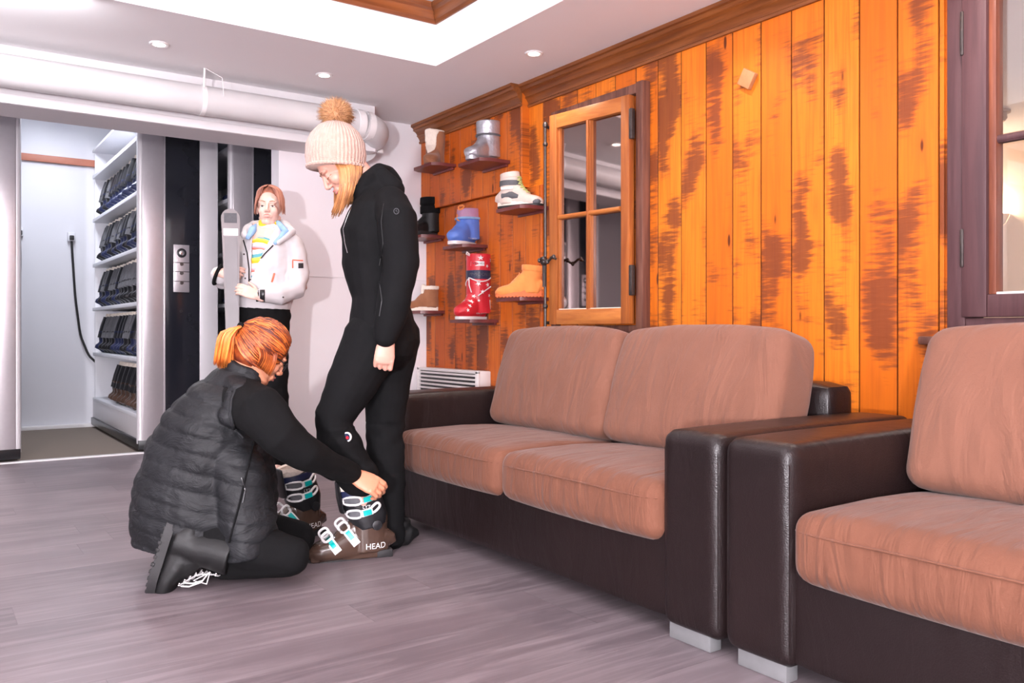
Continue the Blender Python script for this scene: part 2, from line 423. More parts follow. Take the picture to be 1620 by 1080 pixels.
def lathe(bm, prof, c=(0, 0, 0), n=24, mi=0, mat=None):
    c = Vector(c); mat = mat or Matrix.Identity(4); rs = []
    for r, z in prof: rs.append([bm.verts.new(mat @ (c+Vector((max(r, 1e-4)*math.cos(2*PI*i/n), max(r, 1e-4)*math.sin(2*PI*i/n), z)))) for i in range(n)])
    for j in range(len(rs)-1): bridge(bm, rs[j], rs[j+1], mi)
    bm.faces.new(list(reversed(rs[0]))).material_index = mi; bm.faces.new(rs[-1]).material_index = mi
def rbox(bm, size, r, n=14, bulge=(0, 0, 0), c=(0, 0, 0), mat=None, fn=None):
    """soft box: rounded cube grid with bulging faces"""
    hx, hy, hz = (s_/2 for s_ in size); c = Vector(c); mat = mat or Matrix.Identity(4); V = {}
    def vert(i, j, k):
        key = (i, j, k)
        if key in V: return V[key]
        u, v, w_ = (2*t/n-1 for t in key)
        # denser sampling towards the edges
        u, v, w_ = (math.copysign(abs(t)**.7, t) for t in (u, v, w_))
        p = Vector((u*hx, v*hy, w_*hz)); q = Vector((max(-hx+r, min(hx-r, p.x)), max(-hy+r, min(hy-r, p.y)), max(-hz+r, min(hz-r, p.z))))
        d = p-q
        if d.length > 1e-9: p = q+d.normalized()*r
        fx = (1-(p.y/hy)**2)*(1-(p.z/hz)**2); fy = (1-(p.x/hx)**2)*(1-(p.z/hz)**2); fz = (1-(p.x/hx)**2)*(1-(p.y/hy)**2)
        p += Vector((math.copysign(1, p.x)*bulge[0]*max(fx, 0)*abs(u), math.copysign(1, p.y)*bulge[1]*max(fy, 0)*abs(v), math.copysign(1, p.z)*bulge[2]*max(fz, 0)**.6*abs(w_)))
        if fn: p = fn(p)
        V[key] = bm.verts.new(mat @ (c+p)); return V[key]
    for a in range(n):
        for b in range(n):
            for f in (lambda s_, t: (0, s_, t), lambda s_, t: (n, s_, t), lambda s_, t: (s_, 0, t), lambda s_, t: (s_, n, t), lambda s_, t: (s_, t, 0), lambda s_, t: (s_, t, n)):
                bm.faces.new([vert(*f(a, b)), vert(*f(a+1, b)), vert(*f(a+1, b+1)), vert(*f(a, b+1))])
def fuse(bm, voxel=.006, it=3, disp=None, keep=None):
    """union all closed pieces into one continuous skin"""
    me = bpy.data.meshes.new('tmp'); bmesh.ops.recalc_face_normals(bm, faces=bm.faces); bm.to_mesh(me); bm.free()
    o = bpy.data.objects.new('tmp', me); COL.objects.link(o)
    r = o.modifiers.new('r', 'REMESH'); r.mode = 'VOXEL'; r.voxel_size = voxel
    if it: s_ = o.modifiers.new('s', 'SMOOTH'); s_.factor = .5; s_.iterations = it
    bpy.context.view_layer.update(); dg = bpy.context.evaluated_depsgraph_get()
    out = bpy.data.meshes.new_from_object(o.evaluated_get(dg)); bpy.data.objects.remove(o); bpy.data.meshes.remove(me)
    if disp:
        n = len(out.vertices); co = np.empty(n*3); out.vertices.foreach_get('co', co); co = co.reshape(-1, 3)
        no = np.empty(n*3); out.vertices.foreach_get('normal', no); no = no.reshape(-1, 3)
        co = co + no*np.array(disp(co, no)).reshape(-1, 1); out.vertices.foreach_set('co', co.ravel()); out.update()
    return out
def fold(scale, amp, stretch=(1, 1, 1), seed=0):
    def f(co, no):
        return [amp*(noise.noise(Vector((c[0]*scale*stretch[0]+seed, c[1]*scale*stretch[1], c[2]*scale*stretch[2])))) for c in co]
    return f
def text_mesh(s, size=1., ext=0.):
    cu = bpy.data.curves.new('t', 'FONT'); cu.body = s; cu.size = size; cu.extrude = ext; cu.align_x = 'CENTER'; cu.align_y = 'CENTER'
    o = bpy.data.objects.new('t', cu); COL.objects.link(o); bpy.context.view_layer.update()
    me = bpy.data.meshes.new_from_object(o.evaluated_get(bpy.context.evaluated_depsgraph_get())); bpy.data.objects.remove(o); bpy.data.curves.remove(cu)
    return me
def bvh(me): return BVHTree.FromPolygons([v.co[:] for v in me.vertices], [p.vertices[:] for p in me.polygons])
def stick(bm, tree, polys, o, u, v, off=.0015, mi=0, sub=2):
    """lay flat 2D polygons (lists of (a,b)) onto a surface, looking along u x v from outside"""
    u = Vector(u).normalized(); v = Vector(v).normalized(); nrm = u.cross(v).normalized(); o = Vector(o)
    for pl in polys:
        vs = []
        cx = sum(p[0] for p in pl)/len(pl); cy = sum(p[1] for p in pl)/len(pl)
        def pr(a, b):
            st = o+u*a+v*b+nrm*.3; h = tree.ray_cast(st, -nrm, .6)
            return bm.verts.new((h[0]+nrm*off) if h[0] is not None else (o+u*a+v*b))
        cv = pr(cx, cy); dense = []
        for i in range(len(pl)):
            a, b = pl[i], pl[(i+1) % len(pl)]
            for k in range(sub): dense.append((a[0]+(b[0]-a[0])*k/sub, a[1]+(b[1]-a[1])*k/sub))
        rg = [pr(*p) for p in dense]
        for i in range(len(rg)):
            f = bm.faces.new((cv, rg[i], rg[(i+1) % len(rg)])); f.material_index = mi
def stick_text(bm, tree, s, size, o, u, v, off=.0016, mi=0):
    me = text_mesh(s, size); u = Vector(u).normalized(); v = Vector(v).normalized(); nrm = u.cross(v).normalized(); o = Vector(o); vs = []
    for q in me.vertices:
        p = o+u*q.co.x+v*q.co.y
        h = tree.ray_cast(p+nrm*.3, -nrm, .6); vs.append(bm.verts.new((h[0]+nrm*off) if h[0] is not None else p))
    for f in me.polygons:
        try: bm.faces.new([vs[i] for i in f.vertices]).material_index = mi
        except ValueError: pass
    bpy.data.meshes.remove(me)
def star(cx, cy, r, rot=0.):
    return [(cx+(r if i % 2 == 0 else r*.42)*math.sin(PI*i/5+rot), cy+(r if i % 2 == 0 else r*.42)*math.cos(PI*i/5+rot)) for i in range(10)]
# ============================================================ the setting
XW = 2.955; XB = 2.90; YB = 5.30; YBEAM = 5.0; ZC = 2.30; ZT = 2.62; YL = 6.42
bm = B(); box(bm, -4.2, 7.0, -2.5, YL-.03, -.1, 0); struct('floor', bm, 'floor', smooth=False)
bm = B(); box(bm, -4.2, 3.2, YL-.03, 8.7, -.1, 0); struct('floor', bm, 'carpet', smooth=False)
bm = B(); box(bm, -4.2, 1.9, YL-.06, YL-.005, -.01, .008, .003); struct('trim_3', bm, 'white_plastic')
bm = B(); box(bm, .4, 1.4, 8.42, 8.5, -.01, .03, .003); struct('trim_4', bm, 'white_plastic')
# timber wall, boards with real grooves
def board_wall(bm, x, y0, y1, z0, z1, bw, w0, th=.02):
    k = math.floor((y0-w0)/bw)
    while w0+k*bw < y1-1e-4:
        a = max(y0, w0+k*bw); b_ = min(y1, w0+(k+1)*bw)
        if b_-a > .004: box(bm, x, x+th, a+.0018, b_-.0018, z0, z1, .0022, seg=1)
        k += 1
bm = B(); board_wall(bm, XW, 1.59, YB-.002, 0, ZC, .155, 1.610)
board_wall(bm, XW, -2.5, 1.59, 0, .83, .155, 1.610); box(bm, XW+.012, XW+.13, 1.57, YB, 0, ZC)
box(bm, XW+.012, XW+.13, -2.5, 1.57, 0, .83); box(bm, XW+.012, XW+.13, -2.5, 1.57, 2.25, ZC); box(bm, XW+.012, XW+.13, -2.5, .15, .83, 2.25)
board_wall(bm, XW, -2.5, .15, .83, ZC, .155, 1.610)
struct('wall_right', bm, 'pine', smooth=False)
bm = B(); board_wall(bm, XB, 4.07, YB-.002, 1.70, ZC, .135, 1.66, .018); box(bm, XB+.012, XW-.001, 4.072, YB-.004, 1.703, ZC)
struct('wall_bulkhead', bm, 'pine_red', smooth=False)
bm = B(); board_wall(bm, XW-.014, 3.93, YB-.003, 0.0, 1.70, .135, 1.66, .013)
struct('wall_boards_left', bm, 'pine_red', smooth=False)
# white end wall with the beam in front
bm = B(); box(bm, 1.875, 3.08, YB, YB+.14, 0, ZT); struct('wall_back', bm, 'paint_wall', smooth=False)
bm = B(); box(bm, 1.875, 3.08, YB-.004, YB+.01, 1.21, 1.214); struct('trim_5', bm, 'paint', smooth=False)
bm = B(); box(bm, -4.2, 2.40, YBEAM, YB-.001, 2.005, ZC+.001); box(bm, -4.2, 2.40, YBEAM-.018, YBEAM, 2.005, 2.055, .004)
struct('trim_beam', bm, 'paint', smooth=False)
bm = B(); box(bm, -4.2, 1.875, YB, YB+.14, ZC-.02, ZT); struct('wall_back_upper', bm, 'paint', smooth=False)
bm = B(); box(bm, -4.35, 3.2, 8.5, 8.6, 0, ZT+.5); struct('wall_aisle_end', bm, 'inner', smooth=False)
bm = B(); box(bm, .3, 1.6, 8.462, 8.499, 2.34, 2.40, .004); struct('trim_6', bm, simple('rose wood trim', (.45, .16, .10), .5, nscale=20, var=.1))
bm = B(); box(bm, 3.08, 3.2, YB, 8.6, 0, ZT+.4); struct('wall_aisle_right', bm, 'inner', smooth=False)
bm = B(); box(bm, -4.35, -4.2, -2.6, 8.6, 0, 3); struct('wall_left', bm, 'paint_wall', smooth=False)
bm = B(); box(bm, -4.35, 7.0, -2.65, -2.5, 0, 3); struct('wall_front', bm, 'paint_wall', smooth=False)
# ceilings: low ring, raised tray, locker bay
bm = B(); box(bm, -4.2, 3.09, 4.05, YB, ZC, ZT+.1); box(bm, 2.31, 3.09, -2.5, 4.05, ZC, ZT+.1); struct('ceiling', bm, 'ceil', smooth=False)
bm = B(); box(bm, -4.2, 3.0, -2.5, 4.1, ZT, ZT+.1); struct('ceiling', bm, 'ceil', smooth=False)
bm = B(); box(bm, -4.2, 3.2, YB+.14, 8.6, ZT+.1, ZT+.2); struct('ceiling', bm, 'inner', smooth=False)
# crown mouldings
PROF = [(0, 0), (.014, 0), (.016, .012), (.010, .018), (.014, .030), (.026, .046), (.034, .050), (.030, .058), (.040, .072), (.056, .082), (.064, .084), (.060, .092), (.068, .104), (.080, .108), (.080, .125), (0, .125)]
bm = B(); prism(bm, PROF, -2.5, 4.069, lambda u, v, t: Vector((XW-u, t, ZC-.126+v))); struct('trim_1', bm, 'crown', smooth=30)
bm = B(); prism(bm, PROF, 4.068, YB-.001, lambda u, v, t: Vector((XB-u, t, ZC-.126+v))); struct('trim_2', bm, 'crown', smooth=30)
bm = B()
pr = [(0, 0), (.010, 0), (.014, .02), (.030, .035), (.038, .055), (.055, .066), (.06, .08), (.06, .095), (0, .095)]
prism(bm, pr, -4.2, 2.309, lambda u, v, t: Vector((min(t, 2.309-u), 4.05-u, ZT-.096+v))); struct('trim_7', bm, 'crownx', smooth=30)
bm = B(); prism(bm, pr, -2.5, 4.049, lambda u, v, t: Vector((2.31-u, min(t, 4.049-u), ZT-.096+v))); struct('trim_8', bm, 'crown', smooth=30)
# room beyond the glazed opening
bm = B(); box(bm, 6.5, 6.6, -2.5, 7, 0, ZC+.05); struct('wall_next_room', bm, 'cream', smooth=False)
bm = B(); box(bm, 3.085, 6.6, 6.2, 6.3, 0, ZC+.05); struct('wall_next_room_end', bm, 'cream', smooth=False)
bm = B(); box(bm, 3.095, 6.6, -2.5, 7, ZC, ZC+.1); struct('ceiling', bm, 'ceil', smooth=False)
# duct under the ceiling
du = empty('ventilation_duct', (-1.0, 4.88, 2.14), label='long white round duct under the ceiling with an elbow into the white wall', cat='duct')
bm = B(); E0 = P(588, 190, 4.97); zc = 2.14; x1 = 2.26
pts = [(-4.19, 4.88, zc), (x1, 4.88, zc)]
tube(bm, pts, .082, 28); mk('pipe', bm, 'duct', du, world=True)
bm = B(); arc = [Vector((x1, 4.88, zc))]
for k in range(1, 9):
    a = k/8*PI/2; arc.append(Vector((x1+.14*math.sin(a), 4.88+.14*(1-math.cos(a)), zc-.035*k/8)))
arc.append(Vector((x1+.14, YB-.01, zc-.04))); tube(bm, arc, .086, 28); mk('elbow', bm, 'duct', du, world=True)
for (cx, cy, cz, dr) in ((x1-.03, 4.88, zc, (1, 0, 0)), (x1+.03, 4.885, zc-.004, (1, .1, 0))):
    bm = B(); d = Vector(dr); c = Vector((cx, cy, cz)); loft(bm, [c-d*.022, c+d*.022], [.0885, .0885], n=28); mk('clamp_band', bm, 'white_plastic', du, world=True)
bm = B(); c = Vector((x1+.137, 5.06, zc-.037)); loft(bm, [c, c+Vector((0, .025, 0))], [.094, .094], n=28)
box(bm, c.x+.05, c.x+.09, c.y-.01, c.y+.01, c.z-.085, c.z-.06, .003); mk('clamp_band', bm, 'white_plastic', du, world=True)
bm = B(); loft(bm, [(x1+.11, 5.10, zc-.085), (x1+.11, YB-.004, zc-.10)], [.095, .10], n=28, round_=False); mk('wall_collar', bm, 'duct', du, world=True)
h = P(321, 150, 4.72); bm = B(); loft(bm, [(h.x-.012, 4.88, zc), (h.x+.012, 4.88, zc)], [.085, .085], n=28)
tube(bm, [(h.x, 4.83, zc+.05), (h.x-.005, 4.80, ZC-.002)], .006); tube(bm, [(h.x+.0, 4.795, ZC-.005), (h.x+.09, 4.80, ZC-.04), (h.x+.10, 4.80, zc+.02)], .002); mk('hanger', bm, 'white_plastic', du, world=True)

# ------------------------------------------------------------ downlights
def downlight(x, y, label, vis=True):
    e = empty('downlight', (x, y, ZC-.002), label=label, cat='ceiling light', group='recessed spotlights in the low ceiling')
    bm = B(); lathe(bm, [(.030, .001), (.030, -.004), (.043, -.006), (.048, -.002), (.048, .001)], n=24); mk('rim', bm, 'white_plastic', e)
    bm = B(); lathe(bm, [(.029, .0), (.029, -.005), (.02, -.007)], n=24); mk('lamp', bm, 'lampglow', e)
    l = bpy.data.lights.new('downlight_beam', 'SPOT'); l.energy = 26; l.color = (1, .84, .76); l.spot_size = math.radians(125); l.spot_blend = .8; l.shadow_soft_size = .03
    o = bpy.data.objects.new('downlight_beam', l); COL.objects.link(o); o.parent = e; o.location = (0, 0, -.02)
downlight(.987, 4.53, 'leftmost recessed spotlight, above the cabinets and before the white duct')
downlight(1.87, 4.545, 'recessed spotlight in the ceiling above the pompom hat')
downlight(2.62, 3.57, 'recessed spotlight near the timber wall, above the wooden window')
downlight(2.62, 2.45, 'recessed spotlight above the left sofa, out of the frame')
downlight(2.62, 1.35, 'recessed spotlight above the right sofa, out of the frame')
downlight(.05, 4.53, 'recessed spotlight out of the frame before the duct')

# ------------------------------------------------------------ glazed opening on the right: window_1
wn = tag(empty('window_1', (XW, .85, .84)), kind='structure')
def wpart(name, mat, *boxes, bev=.004, parent=wn):
    bm = B()
    for b_ in boxes: box(bm, *b_, bev)
    return tag(mk(name, bm, mat, parent, world=True), kind='structure')
y0, y1 = .17, 1.565
wpart('window_frame', 'plum_v', (XW-.03, XW+.10, y1-.062, y1, .80, ZC-.03), (XW-.03, XW+.10, y0, y0+.05, .80, ZC-.03), (XW-.028, XW+.10, y0+.051, y1-.063, .80, .897), (XW-.028, XW+.1, y0+.051, y1-.063, 2.19, ZC-.03))
wpart('window_sash', 'plum_v', (XW-.045, XW+.02, y1-.14, y1-.058, .90, 2.2), (XW-.045, XW+.02, y0+.05, y0+.12, .90, 2.2), (XW-.043, XW+.02, y0+.121, y1-.141, .90, .975), (XW-.043, XW+.02, y0+.121, y1-.141, 2.14, 2.2))
wpart('window_bead', 'plum_red', (XW-.03, XW+.02, y1-.165, y1-.14, .975, 2.14), (XW-.03, XW+.02, y0+.12, y0+.14, .975, 2.14))
bm = B(); tube(bm, [(XW-.012, y0+.13, 1.49), (XW-.012, y1-.15, 1.49)], .014, 10); box(bm, XW-.02, XW+.01, y0+.12, y1-.15, 1.478, 1.495); tag(mk('glazing_bar', bm, 'plum_v', wn, world=True), kind='structure')
wpart('window_sill', 'white_plastic', (XW-.03, XW+.01, y0+.14, y1-.165, .975, .983), bev=.002)
wpart('pane', 'glass', (XW+.008, XW+.012, y0+.125, y1-.145, .98, 2.14), bev=0)
wpart('hinge', 'steel_dark', (XW-.05, XW-.03, y1-.066, y1-.054, 1.79, 1.94), (XW-.05, XW-.03, y1-.066, y1-.054, 1.07, 1.20))

# wall light and detector in the room behind
sc = P(1566, 345, 6.28); s_ = empty('wall_sconce', (6.5, sc.y, sc.z-.1), label='half bowl plaster wall lamp glowing in the room behind the glazed opening', cat='wall lamp')
bm = B(); prof = [(.02, -.085), (.06, -.075), (.10, -.045), (.125, .0), (.13, .02)]
rs = [[bm.verts.new((6.499-r*math.sin(PI*i/12), sc.y+r*math.cos(PI*i/12), sc.z+z)) for i in range(13)] for r, z in prof]
for j in range(4):
    for i in range(12): bm.faces.new((rs[j][i], rs[j][i+1], rs[j+1][i+1], rs[j+1][i]))
bm.faces.new(rs[0]); mk('bowl', bm, 'plaster', s_, world=True)
bm = B(); ell(bm, (6.44, sc.y, sc.z+.02), (.035, .05, .025)); mk('bulb', bm, 'sconceglow', s_, world=True)
l = bpy.data.lights.new('sconce_light', 'POINT'); l.energy = 16; l.color = (1, .72, .48); l.shadow_soft_size = .05
o = bpy.data.objects.new('sconce_light', l); COL.objects.link(o); o.location = (6.41, sc.y, sc.z+.07)
area('next_room_light', (4.6, 2.0, 2.28), (4.6, 2.0, 0), 1.2, 60, (1, .84, .76))
dt = P(1577, 176, 5.6); e = empty('smoke_detector', (dt.x, dt.y, ZC-.001), label='round smoke detector on the ceiling of the room behind the glazed opening', cat='smoke detector')
bm = B(); lathe(bm, [(.062, .001), (.062, -.008), (.05, -.012)], n=24); mk('base', bm, 'detector', e)
bm = B(); lathe(bm, [(.045, -.01), (.047, -.03), (.036, -.042), (.01, -.044)], n=24); mk('cap', bm, 'detector', e); e.scale = (1.3, 1.3, 1.6)

# ------------------------------------------------------------ casement mirror on the timber wall
cw = empty('casement_mirror', (XW, 3.06, .845), label='old wooden four pane casement window with mirror glass hung on the timber wall', cat='mirror')
def part(name, mat, parent, boxes, bev=.004, root=None):
    bm = B()
    for b_ in boxes: box(bm, *b_, bev)
    return mk(name, bm, mat, parent, world=True)
part('frame', 'old_v', cw, [(XW-.055, XW, 3.055, 3.105, .845, 2.085), (XW-.04, XW, 3.77, 3.812, .845, 2.085), (XW-.04, XW, 3.10, 3.78, .845, .885), (XW-.04, XW, 3.10, 3.78, 2.035, 2.085)], .006)
th = math.radians(6.8); hx, hy = XW-.052, 3.115
def sash(name, mat, parent, boxes, bev=.004):      # boxes in sash space: u along sash, v out of the wall, z
    bm = B()
    for (u0, u1, v0, v1, z0, z1) in boxes:
        vs = box(bm, 0, 1, 0, 1, 0, 1) if False else None
        b2 = B(); box(b2, -v1, -v0, u0, u1, z0, z1, bev)
        b2.transform(Matrix.Translation((hx, hy, 0)) @ Matrix.Rotation(th, 4, 'Z')); m_ = bpy.data.meshes.new('t'); b2.to_mesh(m_); b2.free(); bm.from_mesh(m_); bpy.data.meshes.remove(m_)
    return mk(name, bm, mat, parent, world=True)
SW = .565
sh = sash('sash', 'sash_v', cw, [(0, .055, 0, .04, .89, 2.02), (SW-.055, SW, 0, .04, .89, 2.02), (.055, .066, .0, .028, .97, 1.945), (SW-.068, SW-.055, 0, .028, .97, 1.945)])
sash('rail', 'sash_h', cw, [(.052, SW-.052, 0, .0385, .89, .97)]); sash('rail', 'sash_h', cw, [(.052, SW-.052, 0, .0385, 1.945, 2.02)])
sash('sill_bead', 'ivory', cw, [(.066, SW-.066, 0, .032, .968, .974)], .001)
bm = B(); b2 = B(); tube(b2, [(-.03, .066, 1.465), (-.03, SW-.066, 1.465)], .012, 10); box(b2, -.028, -.01, .066, SW-.066, 1.453, 1.477, .002)
b2.transform(Matrix.Translation((hx, hy, 0)) @ Matrix.Rotation(th, 4, 'Z')); mk('crossbar', b2, 'sash_h', cw, world=True); bm.free()
sash('mullion', 'sash_v', cw, [(SW/2-.016, SW/2+.016, 0, .034, .97, 1.945), (SW/2-.008, SW/2+.008, .03, .042, .97, 1.945)])
for (a, b_) in ((.06, SW/2), (SW/2, SW-.06)):
    for (z0, z1) in ((.97, 1.465), (1.465, 1.945)): sash('pane', 'mirror', cw, [(a, b_, .004, .010, z0, z1)], 0)
sash('hinge', 'steel_dark', cw, [(-.018, .006, .015, .04, 1.80, 1.95)]); sash('hinge', 'steel_dark', cw, [(-.018, .006, .015, .04, 1.03, 1.18)])
rx, ry = hx-.045-(SW-.01)*math.sin(th), 3.70
bm = B(); tube(bm, [(rx, ry, .875), (rx, ry, 1.96)], .008, 10); ell(bm, (rx, ry, 1.975), (.014, .014, .02)); ell(bm, (rx, ry, 1.87), (.014, .014, .014)); ell(bm, (rx, ry, .99), (.014, .014, .016))
for z in (1.965, .90): tube(bm, [(rx, ry, z), (rx+.05, ry, z)], .009, 8)
bolt = mk('espagnolette', bm, 'steel_dark', cw, world=True)
bm = B(); hz = 1.235; ell(bm, (rx-.01, ry, hz), (.022, .022, .026)); pts = [Vector((rx-.03, ry-.005, hz))]
for k in range(9): pts.append(Vector((rx-.055, ry-.02-.018*k, hz+.012*math.sin(k*1.2))))
tube(bm, pts, .007, 8)
for k in (1, 3, 5, 8): ell(bm, pts[k], (.011, .010, .013))
tube(bm, [(rx-.01, ry+.01, hz-.01), (rx-.012, ry+.035, hz+.005)], .008, 8); tube(bm, [(rx-.01, ry, hz), (rx-.008, ry, hz-.14)], .009, 8); mk('handle', bm, 'steel_dark', cw, world=True)

# small things on the timber wall
c = P(1183, 125, 3.69); c.x = XW-.012; bm = B(); box(bm, -.012, .0117, -.036, .036, -.036, .036, .003); bm.transform(Matrix.Translation(c) @ Matrix.Rotation(math.radians(32), 4, 'X'))
tag(mk('wooden_block', bm, 'plaque'), 'small square pale wood block set diamond-wise high on the timber wall', 'wood block')
c = P(1478, 538, 2.97); bm = B(); box(bm, XW-.05, XW-.001, 1.60, 1.66, .805, .835, .006); tag(mk('wall_bracket', bm, 'old_v'), 'small dark wooden bracket on the timber wall at the lower left of the glazed opening', 'bracket')

# ------------------------------------------------------------ heater
ht = empty('wall_heater', (2.90, 4.83, .2), label='white slatted electric heater low on the wall behind the far sofa arm', cat='heater')
bm = B(); box(bm, XW-.10, XW-.0145, 4.46, 5.24, .17, .605, .008); mk('casing', bm, 'heater', ht, world=True)
bm = B(); box(bm, XW-.104, XW-.098, 4.50, 5.21, .36, .585, .0); mk('grille_back', bm, 'black_plastic', ht, world=True)
bm = B()
for k in range(9): box(bm, XW-.118, XW-.10, 4.485, 5.225, .362+.026*k, .374+.026*k, .002)
box(bm, XW-.116, XW-.1, 4.455, 4.49, .17, .605, .004); box(bm, XW-.116, XW-.1, 5.215, 5.245, .17, .605, .004); box(bm, XW-.116, XW-.1, 4.455, 5.245, .588, .607, .003); box(bm, XW-.116, XW-.1, 4.455, 5.245, .17, .36, .003); mk('grille', bm, 'heater', ht, world=True)

fx = empty('strip_light', (1.02, 7.75, ZT+.10), label='bright strip light on the ceiling of the boot aisle', cat='ceiling light')
bm = B(); box(bm, -.05, .05, -.5, .5, -.03, 0, .004); mk('housing', bm, 'inner', fx)
bm = B(); tube(bm, [(0, -.48, -.045), (0, .48, -.045)], .016, 12); mk('tube', bm, simple('cold tube glow', (.9, .93, 1), .5, emit=((.9, .93, 1.), 25.)), fx)
# ============================================================ sofas (local: front at x=0, near end y=0, floor z=0)
def make_sofa():
    r = empty('sofa')
    L, aw, H = 2.005, .21, .58; dp = .93
    def arm(y0, name='armrest'):
        bm = B(); rbox(bm, (dp, aw, H-.042), .035, 22, (.0, .006, .008), (dp/2, y0+aw/2, .042+(H-.042)/2))
        a = mk(name, bm, 'leather', r); 
        b2 = B(); pts = []                                     # stitched seam round the front face
        for (y, z) in ((y0+.010, .08), (y0+.010, H-.05), (y0+.02, H-.028), (y0+.05, H-.018), (y0+aw-.05, H-.018), (y0+aw-.02, H-.028), (y0+aw-.010, H-.05), (y0+aw-.010, .08)): pts.append((.012, y, z))
        tube(b2, pts, .003, 6); mk('seam', b2, 'leather', a)
    arm(0); arm(L-aw)
    bm = B(); rbox(bm, (dp-.03, L-2*aw+.06, .26), .02, 14, (.0, 0, 0), ((dp-.03)/2+.02, L/2, .05+.13)); mk('base', bm, 'leather', r)
    bm = B(); rbox(bm, (.16, L-2*aw+.01, .64), .045, 14, (.0, 0, 0), (.84, L/2, .36)); mk('back_frame', bm, 'leather', r)
    sw = (L-2*aw)/2
    for k in (0, 1):
        yc = aw+sw*(k+.5)
        def sag(p):
            return Vector((p.x, p.y, p.z - .010*max(0, p.x/.3) + (.004*noise.noise(Vector((p.x*5, p.y*26+3*p.x, k*7))) if p.z > -.03 else 0)))
        bm = B(); rbox(bm, (.60, sw-.008, .165), .045, 26, (.012, .004, .022), (.285, yc, .345), fn=sag)
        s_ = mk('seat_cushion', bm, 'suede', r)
        b2 = B(); pts = []; zz = .385
        for (x, y) in ((.32, -.5), (.032, -.5), (.0, -.482), (-.0125, -.455), (-.018, -.41), (-.022, -.30), (-.0265, -.15), (-.028, 0), (-.0265, .15), (-.022, .30), (-.018, .41), (-.0125, .455), (.0, .482), (.032, .5), (.32, .5)): pts.append((x, yc+y*(sw-.004), zz+ (.004 if abs(y) < .3 else 0)))
        tube(b2, pts, .0028, 6); mk('piping', b2, 'suede', s_)
        # back cushion leaning on the frame
        mt = Matrix.Translation((.60, yc, .635)) @ Matrix.Rotation(math.radians(15), 4, 'Y')
        def pil(p):
            u = p.y/(sw/2); v = p.z/.2
            return Vector((p.x*(1-.12*max(0, v)) + .007*noise.noise(Vector((p.z*7, p.y*13+p.z*5, k*5+1))), p.y*(1-.018*max(0, v)**2), p.z + .012*(1-u*u)*(1 if p.z > 0 else 0) - .008*abs(u)**4*(1 if p.z > 0 else 0)))
        bm = B(); rbox(bm, (.21, sw-.004, .44), .05, 30, (.022, .004, .006), mat=mt, fn=pil)
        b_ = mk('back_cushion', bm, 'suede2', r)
        b2 = B(); pts = []
        for t in np.linspace(-.47, .47, 17): pts.append(mt @ Vector((-.090+.03*abs(t*2)**6, t*(sw-.0), .172-.010*abs(t*2)**4)))
        tube(b2, pts, .0022, 6); mk('piping', b2, 'suede2', b_)
    for y in (.0, L-.17):
        bm = B(); box(bm, .025, .07, y+.02+(.03 if y < 1 else -.03), y+.17+(.03 if y < 1 else -.03), .0, .052, .004); mk('foot', bm, 'sofa_foot', r)
        bm = B(); box(bm, dp-.09, dp-.03, y+.02, y+.19-.02, .0, .052, .004); mk('foot', bm, 'sofa_foot', r)
    return r
s1 = make_sofa(); s1.location = (1.69, 1.50, 0)
tag(s1, 'brown leather and tan suede sofa on the left, beside the standing woman', 'sofa', 'two sofas along the timber wall')
s2 = copy_tree(s1); s2.location = (1.69, -.517, 0); s2['label'] = 'leather and tan suede sofa nearest the camera, cut off by the right edge'

